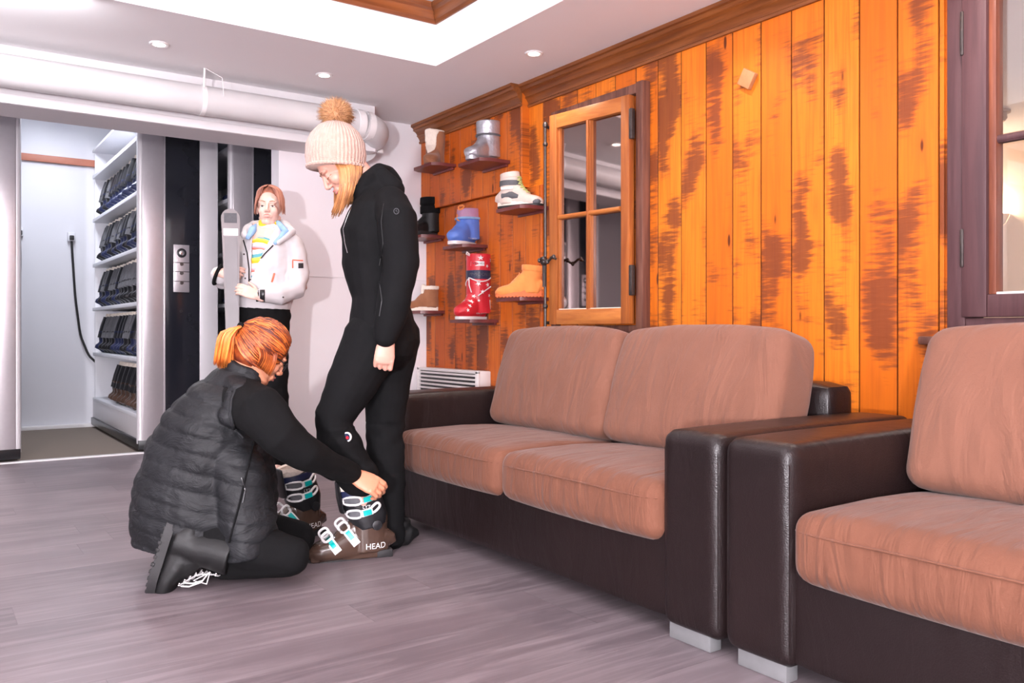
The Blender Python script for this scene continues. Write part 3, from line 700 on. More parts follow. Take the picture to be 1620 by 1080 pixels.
# ============================================================ cabinets (local: left front corner, floor)
SHZ = [.264, .668, 1.067, 1.458, 1.86, 2.25]
def make_cabinet(name, label, side='left'):
    r = empty(name, label=label, cat='cabinet', group='rolling boot drying cabinets')
    W, D, H = .54, 2.02, 2.48
    sx = (lambda a: a) if side == 'left' else (lambda a: W-a)
    def pb(nm, mat, x0, x1, y0, y1, z0, z1, bev=.003, par=None):
        bm = B(); box(bm, min(sx(x0), sx(x1)), max(sx(x0), sx(x1)), y0, y1, z0, z1, bev); return mk(nm, bm, mat, par or r)
    bm = B(); box(bm, min(sx(.01), sx(.165)), max(sx(.01), sx(.165)), .0, .05, .06, H, .012, seg=3); mk('front_post', bm, 'alu', r)
    bm = B(); tube(bm, [(sx(.012), .03, .06), (sx(.012), .03, H)], .028, 16); mk('round_edge', bm, 'alu2', r)
    b_ = pb('front_panel', 'blackglass', .165, .41, .004, .04, .06, H)
    pb('panel_strip', 'alu', .161, .171, -.004, .01, .06, H, .001)
    pb('side_panel', 'alu2', .41, .54, .0, .05, .06, H)
    pb('base', 'black_plastic', -.01, .54, -.01, D, .02, .085)
    pb('kick_board', 'alu2', .004, .02, .05, D, .085, .264)
    pb('back_panel', 'inner', .50, .53, .05, D, .085, H)
    pb('end_panel', 'inner', .02, .5, D-.02, D, .085, H)
    pb('top', 'inner', .0, .54, .0, D, H-.02, H)
    for z in SHZ: pb('shelf', 'inner', .0, .5, .05, D-.02, z-.03, z)
    k = pb('keypad', 'alu', .225, .335, -.008, .006, 1.137, 1.48, .003)
    mm = Matrix.Translation((sx(.28), -.008, 1.42)) @ Matrix.Rotation(PI/2, 4, 'X')
    bm = B(); lathe(bm, [(.034, 0), (.034, .005), (.026, .007)], n=20, mat=mm); mk('dial', bm, 'black_plastic', k)
    bm = B(); lathe(bm, [(.018, .006), (.018, .012), (.010, .014)], n=20, mat=mm); mk('dial_cap', bm, 'chrome', k)
    for z in (1.34, 1.275, 1.205):
        bm = B(); lathe(bm, [(.013, 0), (.013, .008)], n=14, mat=Matrix.Translation((sx(.28), -.008, z)) @ Matrix.Rotation(PI/2, 4, 'X')); box(bm, sx(.28)-.055, sx(.28)+.055, -.013, -.008, z+.008, z+.013, .001); mk('key', bm, 'steel_dark', k)
    bm = B(); lathe(bm, [(.010, 0), (.010, .006)], n=14, mat=Matrix.Translation((sx(.28), .004, 1.0)) @ Matrix.Rotation(PI/2, 4, 'X')); mk('lock', bm, 'black_plastic', r)
    return r
YC = YL
cA = make_cabinet('boot_cabinet', 'tall metal boot cabinet right of the bright aisle, its shelves full of ski boots'); cA.location = (1.27, YC, 0)
cD = copy_tree(cA); cD.location = (1.905, YC, 0); cD['label'] = 'tall metal boot cabinet with black panel directly behind the mannequin'
cB = make_cabinet('boot_cabinet', 'tall metal boot cabinet cut off by the left edge of the picture', 'right'); cB.location = (-.01, YC, 0)
cC = copy_tree(cB); cC.location = (-.70, YC, 0); cC['label'] = 'boot cabinet left of the picture, reflected in the left panes of the casement mirror'
cE = copy_tree(cB); cE.location = (-1.40, YC, 0); cE['label'] = 'boot cabinet farthest left, reflected in the right panes of the casement mirror'

# cables on the aisle end wall
def cable(pts, label):
    r = empty('power_cable', pts[0], label=label, cat='cable'); bm = B()
    ps = []
    for i in range(len(pts)-1):
        a, b_ = Vector(pts[i]), Vector(pts[i+1])
        for k in range(6): ps.append(a.lerp(b_, k/6))
    ps.append(Vector(pts[-1])); ps = [ps[0]]+[(ps[i-1]+ps[i]+ps[i+1])/3 for i in range(1, len(ps)-1)]+[ps[-1]]
    tube(bm, ps, .010, 8); mk('lead', bm, 'rubber', r, world=True)
    bm = B(); c = Vector(pts[0]); box(bm, c.x-.03, c.x+.03, c.y-.012, 8.499, c.z-.02, c.z+.06, .006); mk('socket', bm, 'inner', r, world=True)
    bm = B(); box(bm, c.x-.018, c.x+.018, c.y-.04, c.y-.01, c.z-.01, c.z+.03, .006); mk('plug', bm, 'rubber', r, world=True)
def wp(x, y): 
    t = (x-810)/FPX; d = 8.47/(math.cos(YAW)-t*math.sin(YAW)); return P(x, y, d)
cable([wp(113, 378), wp(115, 410), wp(119, 470), wp(127, 530), wp(140, 562), wp(156, 577)], 'black cable hanging from a socket on the white end wall of the aisle')
cable([wp(31, 370), wp(32, 410), wp(31, 450)], 'black cable at the left cabinet edge on the end wall of the aisle')
# ============================================================ footwear
def foot_elems(bm, L=.27, W=.10, H=.3, ankle=.09, shaft_w=.085, shaft_d=.115, top_w=None, top_d=None, toe_h=.055, lean=0., instep=1.):
    """boot: toe towards -x, heel at +x, shaft centre at x = L*.27"""
    tw = top_w or shaft_w; td = top_d or shaft_d
    # foot: rings along x
    xs = [-.50, -.485, -.44, -.36, -.22, -.05, .12, .30, .42, .485, .5]
    wd = [.20, .50, .78, .95, 1.0, .92, .80, .80, .72, .45, .20]
    hh = [.35, .60, .85, .98, 1.12, 1.45*instep, 1.75*instep, 1.7, 1.55, 1.3, 1.0]
    pts = []; rad = []
    for x, w_, h_ in zip(xs, wd, hh):
        hz = toe_h*h_; pts.append((x*L, 0, hz/2)); rad.append((W/2*w_, hz/2))
    loft(bm, pts, rad, side=Vector((0, 1, 0)), n=20, sq=2.6)
    cx = L*.25
    loft(bm, [(cx, 0, toe_h*.4), (cx-.004, 0, ankle), (cx+lean*.4, 0, ankle+(H-ankle)*.5), (cx+lean, 0, H)],
         [(shaft_d/2*1.05, shaft_w/2*1.02), (shaft_d/2, shaft_w/2), ((shaft_d+td)/4, (shaft_w+tw)/4), (td/2, tw/2)], side=Vector((1, 0, 0)), n=22)
    loft(bm, [(L*-.08, 0, toe_h*1.0), (L*.05, 0, toe_h*1.45), (cx-.01, 0, ankle+.025)], [W*.34, W*.36, W*.36], side=Vector((0, 1, 0)), n=14, round_=True)
def sole(bm, L, W, z0, z1, tread=0, heel=0.):
    n = 28; out = []
    for i in range(n):
        t = 2*PI*i/n; x = math.cos(t)*L/2*1.02; u = x/(L/2)
        wv = W/2*(.80 if u > .1 else .80+.22*min(1, (.1-u)/.5)); out.append((x, math.copysign(abs(math.sin(t))**.75, math.sin(t))*wv))
    prism(bm, out, z0, z1, lambda u, v, t: Vector((u, v, t)))
    if tread:
        for k in range(tread):
            x = -L/2+.012+(L-.024)*k/(tread-1); wv = W/2*(.80 if x > 0 else .9)*math.sqrt(max(.1, 1-(x/(L/2))**2))*1.06
            box(bm, x-.006, x+.006, -wv, wv, z0-.006, z0+.006, .002)
def laces(bm, pts, w_, r=.003):
    """criss-cross lace along a list of (x,z, outward) stations"""
    prev = None
    for i, (x, z) in enumerate(pts):
        tube(bm, [(x, -w_, z-.004), (x-.004, -w_*.5, z+.002), (x-.005, 0, z+.004), (x-.004, w_*.5, z+.002), (x, w_, z-.004)], r, 6)
        if prev: tube(bm, [(prev[0], -w_, prev[1]-.003), (x-.006, 0, (z+prev[1])/2+.006), (x, w_, z-.003)], r, 6); tube(bm, [(prev[0], w_, prev[1]-.003), (x-.006, 0, (z+prev[1])/2+.006), (x, -w_, z-.003)], r, 6)
        prev = (x, z)
def put(root, loc, toe_deg, tilt=0):
    root.location = loc; root.rotation_euler = (0, 0, math.radians(toe_deg)+PI)   # toe_deg: world heading of the toe

# ---- ski boot, hero version
def ski_boot(name, label, full=True):
    r = empty(name, label=label, cat='ski boot')
    L, W = .30, .112
    bm = B(); foot_elems(bm, L, W, .165, .11, .112, .150, .112, .150, .072, -.005)
    box(bm, -L/2+.004, L/2-.004, -.036, .036, .0, .03, .008)
    me = fuse(bm, .004, 3); shell = mk('shell', me, 'shell', r); tr = bvh(me)
    bm = B(); sole(bm, L+.012, .078, .0, .020, 0); box(bm, -.02, .03, -.034, .034, 0, .012); box(bm, .10, L/2+.01, -.038, .038, 0, .03, .004); mk('sole', bm, 'rubber', r)
    bm = B(); loft(bm, [(.080, 0, .120), (.072, 0, .155), (.056, 0, .20), (.040, 0, .245), (.030, 0, .272)], [(.062, .062), (.074, .062), (.074, .061), (.072, .060), (.070, .058)], side=Vector((1, 0, 0)), n=26, sq=2.3)
    me = fuse(bm, .004, 3); cuff = mk('cuff', me, 'black_plastic', r); trc = bvh(me)
    bm = B(); lathe(bm, [(.045, 0), (.058, .01), (.064, .035), (.056, .05), (.046, .045), (.042, .01)], n=24, mat=Matrix.Translation((.026, 0, .250)) @ Matrix.Rotation(math.radians(-10), 4, 'Y') @ Matrix.Diagonal((1.12, .9, 1, 1))); mk('liner', bm, 'ivory', r)
    bm = B(); loft(bm, [(-.025, 0, .18), (-.036, 0, .23), (-.044, 0, .285)], [(.040, .010), (.042, .010), (.034, .008)], side=Vector((0, 1, 0)), n=14, round_=True); mk('tongue', bm, 'black_plastic', r)
    if full:
        for sgn in (1, -1):
            pass
        def strap(tree, p0, p1, up_, side_, wid, nm='buckle', lever=True):
            """ladder strap and lever lying on the camera side (y=+): p in (x,z)"""
            d = Vector((p1[0]-p0[0], 0, p1[1]-p0[1])); ln = d.length; u = d.normalized(); o = Vector((p0[0], 0, p0[1])); v = Vector((0, 1, 0)).cross(u); v = Vector((-u.z, 0, u.x))
            return o, u, v, ln
        for yy in (1, -1):                                     # levers outside; clean straps inside
            def band(bmx, tree, p0, p1, wid, off, th=.004):
                a = Vector((p0[0], 0, p0[1])); b_ = Vector((p1[0], 0, p1[1])); u = (b_-a).normalized(); v = Vector((-u.z, 0, u.x)); N = 10; rows = []
                for i in range(N+1):
                    c = a.lerp(b_, i/N); row = []
                    for s_ in (-1, 1):
                        q = c+v*wid/2*s_; h = tree.ray_cast(q+Vector((0, .3*yy, 0)), Vector((0, -yy, 0)), .5)
                        yv = h[0].y if h[0] is not None else 0
                        row.append(Vector((q.x, yv, q.z)))
                    m_ = (row[0].y+row[1].y)/2
                    rows.append([Vector((p.x, m_+yy*off, p.z)) for p in row]+[Vector((p.x, m_+yy*(off+th), p.z)) for p in reversed(row)])
                rv = [[bmx.verts.new(p) for p in rw] for rw in rows]
                for i in range(N): bridge(bmx, rv[i], rv[i+1])
                bmx.faces.new(list(reversed(rv[0]))); bmx.faces.new(rv[-1])
            def loop(bmx, tree, p0, p1, wid, off, r_=.005):
                a = Vector((p0[0], 0, p0[1])); b_ = Vector((p1[0], 0, p1[1])); u = (b_-a); ln = u.length; u.normalize(); v = Vector((-u.z, 0, u.x)); pts = []
                for i in range(18):
                    t = 2*PI*i/18; q = a+u*(ln/2+math.copysign(abs(math.cos(t))**.7, math.cos(t))*ln/2)+v*math.copysign(abs(math.sin(t))**.7, math.sin(t))*wid/2
                    h = tree.ray_cast(q+Vector((0, .3*yy, 0)), Vector((0, -yy, 0)), .5); yv = h[0].y if h[0] is not None else yy*.03
                    pts.append(Vector((q.x, yv+yy*off, q.z)))
                tube(bmx, pts, r_, 6, closed=True)
            for z in (.226, .176):
                bw = B(); loop(bw, trc, (-.026+(.22-z)*.35, z-.004), (.036, z), .030, .004, .0045); k_ = mk('buckle', bw, 'white_plastic', r)
                bs = B(); band(bs, trc, (-.02+(.22-z)*.35, z-.004), (.035, z), .018, .0); mk('ladder', bs, 'grey_fabric', k_)
                bw = B(); band(bw, trc, (.036, z), (.078, z+.010), .026, .0, .004); mk('catch_plate', bw, 'white_plastic', k_)
                bt = B(); band(bt, trc, (.042, z+.002), (.072, z+.008), .019, .006, .007); mk('lever', bt, 'teal', k_)
                bw = B(); loop(bw, trc, (.072, z+.008), (.104, z+.032), .022, .003, .005); mk('lever_loop', bw, 'white_plastic', k_)
            for (x0, z0, x1, z1) in ((-.036, .140, .022, .062), (-.096, .108, -.048, .040)):
                mx, mz = x0*.62+x1*.38, z0*.62+z1*.38
                bw = B(); loop(bw, tr, (x0, z0), (mx, mz), .036, .004, .005); k_ = mk('buckle', bw, 'white_plastic', r)
                bw = B(); band(bw, tr, (x0*.6+x1*.4, z0*.6+z1*.4), (x1, z1), .030, .001, .005); mk('catch_plate', bw, 'white_plastic', k_)
                bt = B(); band(bt, tr, (x0*.62+x1*.38, z0*.62+z1*.38), (x0*.3+x1*.7, z0*.3+z1*.7), .017, .006, .006); mk('lever', bt, 'teal', k_)
            bp = B(); lathe(bp, [(.020, 0), (.018, .006), (.01, .008)], n=18, mat=Matrix.Translation((.095, yy*.060, .130)) @ Matrix.Rotation(-yy*PI/2, 4, 'X')); mk('pivot', bp, 'black_plastic', r)
            bx = B(); uv = (Vector((-yy, 0, 0)), Vector((0, 0, 1)))
            stick_text(bx, tr, 'HEAD', .030, (.092, 0, .050), uv[0], uv[1]); stick_text(bx, trc, 'LYT', .018, (.055, 0, .200), uv[0], uv[1]); stick_text(bx, trc, 'HEAD', .012, (.005, 0, .259), uv[0], uv[1]); mk('lettering', bx, 'white_plastic', r)
        bm = B(); loft(bm, [(.036, 0, .246), (.031, 0, .270)], [(.0745, .063), (.0735, .062)], side=Vector((1, 0, 0)), n=26, sq=2.3); mk('power_strap', bm, 'navy', r)
    return r
hb = ski_boot('ski_boot', 'brown ski boot with white and teal buckles worn on the standing woman\'s front foot')
a_, b_ = P(498, 0, 3.155), P(604, 0, 3.245); hd = math.degrees(math.atan2((a_-b_).y, (a_-b_).x)); mid = (a_+b_)/2
put(hb, (mid.x, mid.y, 0), hd); hero_loc = Vector((mid.x, mid.y, 0)); hero_hd = hd; hb['group'] = 'pair of brown ski boots'
h2 = copy_tree(hb); h2['label'] = 'second brown ski boot standing empty on the floor behind the kneeling woman\'s arm'
p_ = P(455, 0, 3.50); put(h2, (p_.x, p_.y, 0), hd+22)

# ---- rack boots: low detail, shared meshes
def rack_boot(col, buck):
    r = empty('ski_boot', cat='ski boot'); L, W = .29, .10
    bm = B(); foot_elems(bm, L, W, .19, .10, .10, .13, .10, .135, .06); me = fuse(bm, .009, 1); mk('shell', me, col, r)
    bm = B(); loft(bm, [(.075, 0, .12), (.055, 0, .22), (.035, 0, .30)], [(.075, .056), (.072, .056), (.066, .054)], side=Vector((1, 0, 0)), n=14); mk('cuff', bm, 'black_plastic' if col != 'black_plastic' else 'grey_fabric', r)
    bm = B(); loft(bm, [(.034, 0, .29), (.028, 0, .335)], [(.058, .046), (.050, .042)], side=Vector((1, 0, 0)), n=12); mk('liner', bm, 'ivory', r)
    bm = B()
    for z, x in ((.25, .0), (.20, .012)): box(bm, x-.045, x+.01, -.060, .060, z-.007, z+.007, .003)
    for x, z in ((-.07, .085), (-.02, .115)): box(bm, x-.010, x+.010, -.045, .045, z-.015, z+.015, .003)
    mk('buckle', bm, buck, r)
    return r
protos = [rack_boot('black_plastic', 'chrome'), rack_boot('navy', 'white_plastic'), rack_boot('shell', 'white_plastic')]
rows = ['bottom', 'second', 'third', 'fourth', 'top']
used = [False]*3
def place_rack(x, y, z, head, ki, label, group):
    p = protos[ki]
    if not used[ki]: used[ki] = True; o = p
    else: o = copy_tree(p)
    o.location = (x, y, z); o.rotation_euler = (0, 0, math.radians(head)+PI); tag(o, label, 'ski boot', group)
rnd = random.Random(4)
names = ['black', 'navy', 'brown']
ordn = ['nearest', 'second', 'third', 'fourth', 'fifth', 'sixth', 'seventh', 'eighth', 'ninth', 'tenth', 'eleventh', 'twelfth', 'thirteenth']
for ri, z in enumerate(SHZ[:5]):
    ns = 13 if ri != 0 else 9
    for k in range(ns):
        ki = 2 if ri == 0 else (0 if rnd.random() < (.7 if ri < 3 else .3) else 1)
        place_rack(1.27+.165+rnd.uniform(-.01, .01), YC+.16+.138*k, z+.001, rnd.uniform(-4, 4), ki,
                   f'{names[ki]} ski boot on the {rows[ri]} shelf right of the aisle, {ordn[k]} from the aisle mouth', f'ski boots on the {rows[ri]} shelf right of the aisle')
for ri, z in enumerate(SHZ[:5]):
    for k in range(2):
        ki = (ri+k) % 2
        place_rack(1.905+.17, YC+.14+.14*k, z+.001, 180, ki, f'{names[ki]} ski boot seen through the narrow gap left of the mannequin, {rows[ri]} shelf, {("nearer", "farther")[k]} one', 'ski boots behind the narrow cabinet gap')
for ri in (0, 1, 2): place_rack(.53-.10, YC+1.8, SHZ[ri]+.001, 0, 0, f'black ski boot toe sticking out of the left cabinet on the {rows[ri]} shelf', 'ski boots in the left cabinet')

# ---- wall shelves and the boots on them
def shelf(x0, x1, ytop, xwall, label, dep=.17, sid=None):
    """shelf board on the wall seen between pixel columns x0..x1 at its wall edge, top at pixel row ytop"""
    def yat(x):
        t = (x-810)/FPX; return xwall*(math.cos(YAW)-t*math.sin(YAW))/(math.sin(YAW)+t*math.cos(YAW))
    ya, yb = yat(x1), yat(x0); xm = (x0+x1)/2; t = (xm-810)/FPX; d = (xwall-dep*.5)/(math.sin(YAW)+t*math.cos(YAW)); z = CAMH-(ytop-HOR)/FPX*d
    ym = (ya+yb)/2; r = empty('wall_shelf', (xwall, ym, z), label=label, cat='shelf', group='small mahogany boot shelves')
    w_ = min(yb-ya, .30)
    bm = B(); prism(bm, [(-w_/2, 0), (w_/2, 0), (w_/2, -dep*.72), (w_/2-.03, -dep), (-w_/2+.03, -dep), (-w_/2, -dep*.72)], -.020, 0, lambda u, v, t_: Vector((v-.001, u, t_)))
    mk('board', bm, 'mahog', r)
    bm = B(); box(bm, -.02, -.001, -w_/2+.02, w_/2-.02, -.035, -.016, .003); mk('cleat', bm, 'mahog', r)
    return Vector((xwall-dep*.52, ym, z+.0015))
XL = XW-.014
G = 'display boots on the timber wall'
# 1 brown fur boot seen from the front
p = shelf(672, 738, 257, XB, 'mahogany shelf under the brown fur-lined boot, top left'); r = empty('winter_boot', label='plain brown suede boot with pale fur tongue on the top left wall shelf', cat='boot', group=G)
bm = B(); foot_elems(bm, .25, .105, .235, .09, .125, .14, .145, .15, .065); me = fuse(bm, .005, 4); mk('upper', me, 'tan_suede', r)
bm = B(); sole(bm, .26, .105, 0, .022); mk('sole', bm, 'tan_suede', r)
bm = B(); loft(bm, [(-.035, .01, .08), (-.012, .015, .14), (-.012, .015, .20), (.0, .01, .235)], [(.022, .012), (.040, .012), (.042, .012), (.05, .016)], side=Vector((0, 1, 0)), n=14, round_=True); loft(bm, [(.0625, 0, .232), (.0625, 0, .244)], [(.078, .074), (.074, .070)], side=Vector((1, 0, 0)), n=20); me = fuse(bm, .005, 3, fold(60, .003)); mk('fur_lining', me, 'ivory', r)
put(r, p, 228)
# 2 silver boot
p = shelf(748, 826, 250, XB, 'mahogany shelf under the silver quilted boot, top right', .20); r = empty('winter_boot', label='shiny silver quilted ankle boot on the top row wall shelf', cat='boot', group=G)
bm = B(); foot_elems(bm, .25, .12, .17, .10, .145, .155, .14, .15, .085); me = fuse(bm, .005, 3); mk('upper', me, 'silver', r)
bm = B(); loft(bm, [(.06, 0, .165), (.058, 0, .255)], [(.077, .072), (.079, .074)], side=Vector((1, 0, 0)), n=24, round_=False); me = fuse(bm, .005, 3); mk('cuff', me, 'silver', r)
bm = B(); tube(bm, [(.06+.078*math.cos(a), .073*math.sin(a), .167) for a in np.linspace(0, 2*PI, 24, endpoint=False)], .006, 6, closed=True); mk('strap', bm, 'grey_fabric', r)
bm = B(); sole(bm, .26, .105, 0, .024); mk('sole', bm, 'silver', r)
put(r, p, 196)
# 3 beige hiking boot, toe to the right
p = shelf(806, 884, 325, XW, 'mahogany shelf under the beige hiking boot', .18); r = empty('hiking_boot', label='beige hiking boot with lime laces and dark lugged sole, toe to the right', cat='boot', group=G)
bm = B(); foot_elems(bm, .27, .105, .185, .10, .095, .12, .095, .12, .068, 0, 1.1); me = fuse(bm, .004, 3); mk('upper', me, 'beige_leather', r)
bm = B(); sole(bm, .285, .105, .014, .036, 0); mk('sole', bm, 'ivory', r)
bm = B(); sole(bm, .287, .107, .004, .015, 14); mk('outsole', bm, 'rubber', r)
bm = B(); loft(bm, [(-.01, 0, .060), (.05, 0, .075), (.10, 0, .070)], [(.050, .030), (.054, .034), (.050, .026)], side=Vector((0, 1, 0)), n=18); mk('side_panel', bm, 'pink_nylon' if False else 'grey_fabric', r).scale = (1, .99, 1)
bm = B(); box(bm, -.142, -.07, -.046, .046, .012, .04, .012); mk('toe_bumper', bm, 'grey_fabric', r)
bm = B(); laces(bm, [(-.052, .085), (-.034, .102), (-.018, .120), (-.004, .140), (.002, .160), (.004, .178)], .028); mk('laces', bm, 'lime', r)
bm = B(); loft(bm, [(.067, 0, .130), (.067, 0, .160)], [(.064, .0500), (.0635, .0505)], side=Vector((1, 0, 0)), n=20); mk('side_band', bm, 'grey_fabric', r)
bm = B(); loft(bm, [(.064, 0, .175), (.068, 0, .205)], [(.061, .050), (.060, .050)], side=Vector((1, 0, 0)), n=20); mk('collar', bm, 'beige_leather', r)
bm = B(); box(bm, .02, .10, -.053, -.049, .105, .120, .002); box(bm, .02, .10, .049, .053, .105, .120, .002); mk('side_stripe', bm, 'white_plastic', r)
put(r, p, -62)
# 4 black boot left
p = shelf(664, 712, 371, XL, 'mahogany shelf under the black padded boot, at the left end'); r = empty('winter_boot', label='black padded snow boot on the left end wall shelf behind the standing woman', cat='boot', group=G)
bm = B(); foot_elems(bm, .25, .105, .17, .10, .115, .13, .12, .135, .065); me = fuse(bm, .005, 3); mk('upper', me, 'black_leather', r)
bm = B(); loft(bm, [(.062, 0, .145), (.062, 0, .19)], [(.078, .070), (.078, .070)], side=Vector((1, 0, 0)), n=22); loft(bm, [(.060, 0, .188), (.060, 0, .20)], [(.070, .062), (.070, .062)], side=Vector((1, 0, 0)), n=22); loft(bm, [(.060, 0, .20), (.060, 0, .245)], [(.078, .070), (.076, .068)], side=Vector((1, 0, 0)), n=22); me = fuse(bm, .005, 2); mk('padded_cuff', me, 'black_fabric', r)
bm = B(); sole(bm, .26, .108, 0, .03); mk('sole', bm, 'rubber', r)
r.scale = (1.1,)*3; put(r, p, 176)
# 5 blue moon boot
p = shelf(718, 788, 386, XL, 'mahogany shelf under the blue snow boot'); r = empty('snow_boot', label='small blue snow boot with lilac top on the wall shelf above the red starred boot', cat='boot', group=G)
def bars(cx, cy, s):
    return [[(cx-s, cy+s*1.2), (cx-s*.35, cy+s*1.2), (cx-s*.45, cy-s), (cx-s*.7, cy-s)], [(cx-s*.25, cy+s*1.2), (cx+s*.25, cy+s*1.2), (cx+s*.18, cy-s*1.4), (cx-s*.18, cy-s*1.4)], [(cx+s*.35, cy+s*1.2), (cx+s, cy+s*1.2), (cx+s*.7, cy-s), (cx+s*.45, cy-s)]]
bm = B(); foot_elems(bm, .20, .115, .15, .09, .14, .150, .132, .142, .085); me = fuse(bm, .005, 4); u_ = mk('upper', me, 'blue_nylon', r); tr = bvh(me)
bm = B(); loft(bm, [(.048, 0, .145), (.046, 0, .205)], [(.072, .066), (.066, .060)], side=Vector((1, 0, 0)), n=22, round_=False); me = fuse(bm, .005, 3); mk('gaiter', me, 'pink_nylon', r)
bm = B(); tube(bm, [(.049+.075*math.cos(a), .069*math.sin(a), .148) for a in np.linspace(0, 2*PI, 24, endpoint=False)], .007, 6, closed=True); mk('band', bm, 'blue_cloth', r)
bm = B(); sole(bm, .222, .11, 0, .018); mk('sole', bm, 'white_plastic', r)
bm = B(); tube(bm, [(-.02+.0*k, .02*math.cos(k), .205+.012*math.sin(k*.9)) for k in range(8)], .005, 6); tube(bm, [(-.035, .03, .06), (-.045, 0, .09), (-.02, -.03, .11), (-.03, .02, .14), (-.015, .03, .17)], .004, 6); tube(bm, [(-.035, -.03, .06), (-.045, 0, .09), (-.02, .03, .11)], .004, 6); mk('laces', bm, 'orange_nubuck', r)
bm = B()

for q in bars(.07, .105, .020): b0 = B(); stick(b0, tr, [q], (0, 0, 0), (1, 0, 0), (0, 0, 1)); mk('logo_bar', b0, 'white_plastic', r)
stick_text(bm, tr, 'MOON BOOT', .010, (.0, 0, .036), (1, 0, 0), (0, 0, 1)); mk('lettering', bm, 'white_plastic', r)
r.scale = (1.18,)*3; put(r, p, 202)
# 6 red star moon boot
p = shelf(733, 806, 505, XL, 'mahogany shelf under the tall red starred boot, lowest of its column', .19); r = empty('snow_boot', label='tall red snow boot with white stars, a navy band and white laces', cat='boot', group=G)
bm = B(); foot_elems(bm, .235, .125, .37, .10, .150, .160, .155, .165, .085); me = fuse(bm, .005, 4); mk('upper', me, 'red_nylon', r); tr = bvh(me)
bm = B(); sole(bm, .245, .12, 0, .016); mk('sole', bm, 'white_plastic', r)
bm = B(); loft(bm, [(.059, 0, .225), (.059, 0, .278)], [(.0825, .0775), (.0835, .0785)], side=Vector((1, 0, 0)), n=28); me2 = fuse(bm, .004, 1); mk('band', me2, 'navy', r); trb = bvh(me2)
bm = B()
Sx = [(.01, .345, .016), (.085, .335, .017), (.05, .30, .012), (.12, .30, .012), (.0, .20, .014), (.055, .195, .016), (.105, .175, .014), (.02, .155, .014), (.07, .135, .012), (-.02, .13, .012), (-.045, .10, .014), (-.07, .075, .013), (-.09, .05, .012), (.0, .105, .009), (.12, .215, .012), (.115, .12, .01)]
for sgn in (1, -1):
    U = Vector((sgn, 0, 0))
    for i, (x, z, s_) in enumerate(Sx):
        b0 = B(); stick(b0, tr, [star(sgn*x, z, s_, .2*i)], (0, 0, 0), U, (0, 0, 1), .0018, sub=2); mk('star', b0, 'white_plastic', r)
    for q in bars(sgn*.095, .082, .024): b0 = B(); stick(b0, tr, [q], (0, 0, 0), U, (0, 0, 1), .002); mk('logo_bar', b0, 'white_plastic', r)
    stick_text(bm, tr, 'MOON BOOT', .011, (.01, 0, .032), U, (0, 0, 1))
mk('lettering', bm, 'white_plastic', r)
bm = B(); stick_text(bm, trb, 'MOON BOOT', .024, (.05, 0, .252), (1, 0, 0), (0, 0, 1), .002); stick_text(bm, trb, 'MOON BOOT', .024, (.05, 0, .252), (-1, 0, 0), (0, 0, 1), .002); mk('band_lettering', bm, 'grey_fabric', r)
bm = B(); stick(bm, tr, [[(-.022, .300), (.030, .300), (.030, .326), (-.022, .326)]], (0, 0, 0), (1, 0, 0), (0, 0, 1), .0025, sub=6); lb = mk('label', bm, 'white_plastic', r)
bm = B(); stick_text(bm, tr, 'TECNICA', .012, (.004, 0, .313), (1, 0, 0), (0, 0, 1), .004); mk('label_lettering', bm, 'black_plastic', lb)
bm = B()
for sg in (1, -1): tube(bm, [(-.02, 0, .235)]+[(.059-.084*math.cos(t), -sg*.080*math.sin(t), .235-.045*math.sin(t*1.2)+.02*t*(sg > 0)) for t in np.linspace(.2, 2.6, 12)], .0035, 6)
tube(bm, [(-.028, .0, .235), (-.045, -.02, .19), (-.035, -.03, .15)], .0035, 6); tube(bm, [(-.02, 0, .365), (-.045, 0, .378), (-.05, 0, .366), (-.02, 0, .358)], .004, 6); tube(bm, [(-.012, -.06, .13), (.03, -.078, .16), (.09, -.078, .19)], .0035, 6); mk('laces', bm, 'white_plastic', r)
bm = B(); bm.free()
r.scale = (1.04, 1.04, 1.11); put(r, p, 192)
# 7 orange boot toe left
p = shelf(806, 884, 470, XW, 'mahogany shelf under the orange boot, beside the casement mirror', .18); r = empty('winter_boot', label='bright orange nubuck ankle boot with thick sole, toe to the left', cat='boot', group=G)
bm = B(); foot_elems(bm, .27, .112, .165, .10, .10, .12, .112, .13, .070, .01, 1.05); me = fuse(bm, .005, 3); mk('upper', me, 'orange_nubuck', r)
bm = B(); sole(bm, .285, .112, .006, .04, 14); mk('sole', bm, simple('orange rubber', (.72, .16, .05), .7, nscale=40, var=.1), r)
bm = B(); loft(bm, [(.076, 0, .150), (.080, 0, .185)], [(.068, .058), (.071, .060)], side=Vector((1, 0, 0)), n=20); me = fuse(bm, .005, 2); mk('collar', me, 'orange_nubuck', r)
bm = B(); laces(bm, [(-.045, .088), (-.028, .104), (-.012, .122), (.0, .140)], .026); mk('laces', bm, 'orange_nubuck', r)
bm = B(); tube(bm, [(.125, -.01, .17), (.14, -.02, .175), (.142, -.01, .15)], .005, 6); mk('pull_tab', bm, 'steel_dark', r)
put(r, p, 140)
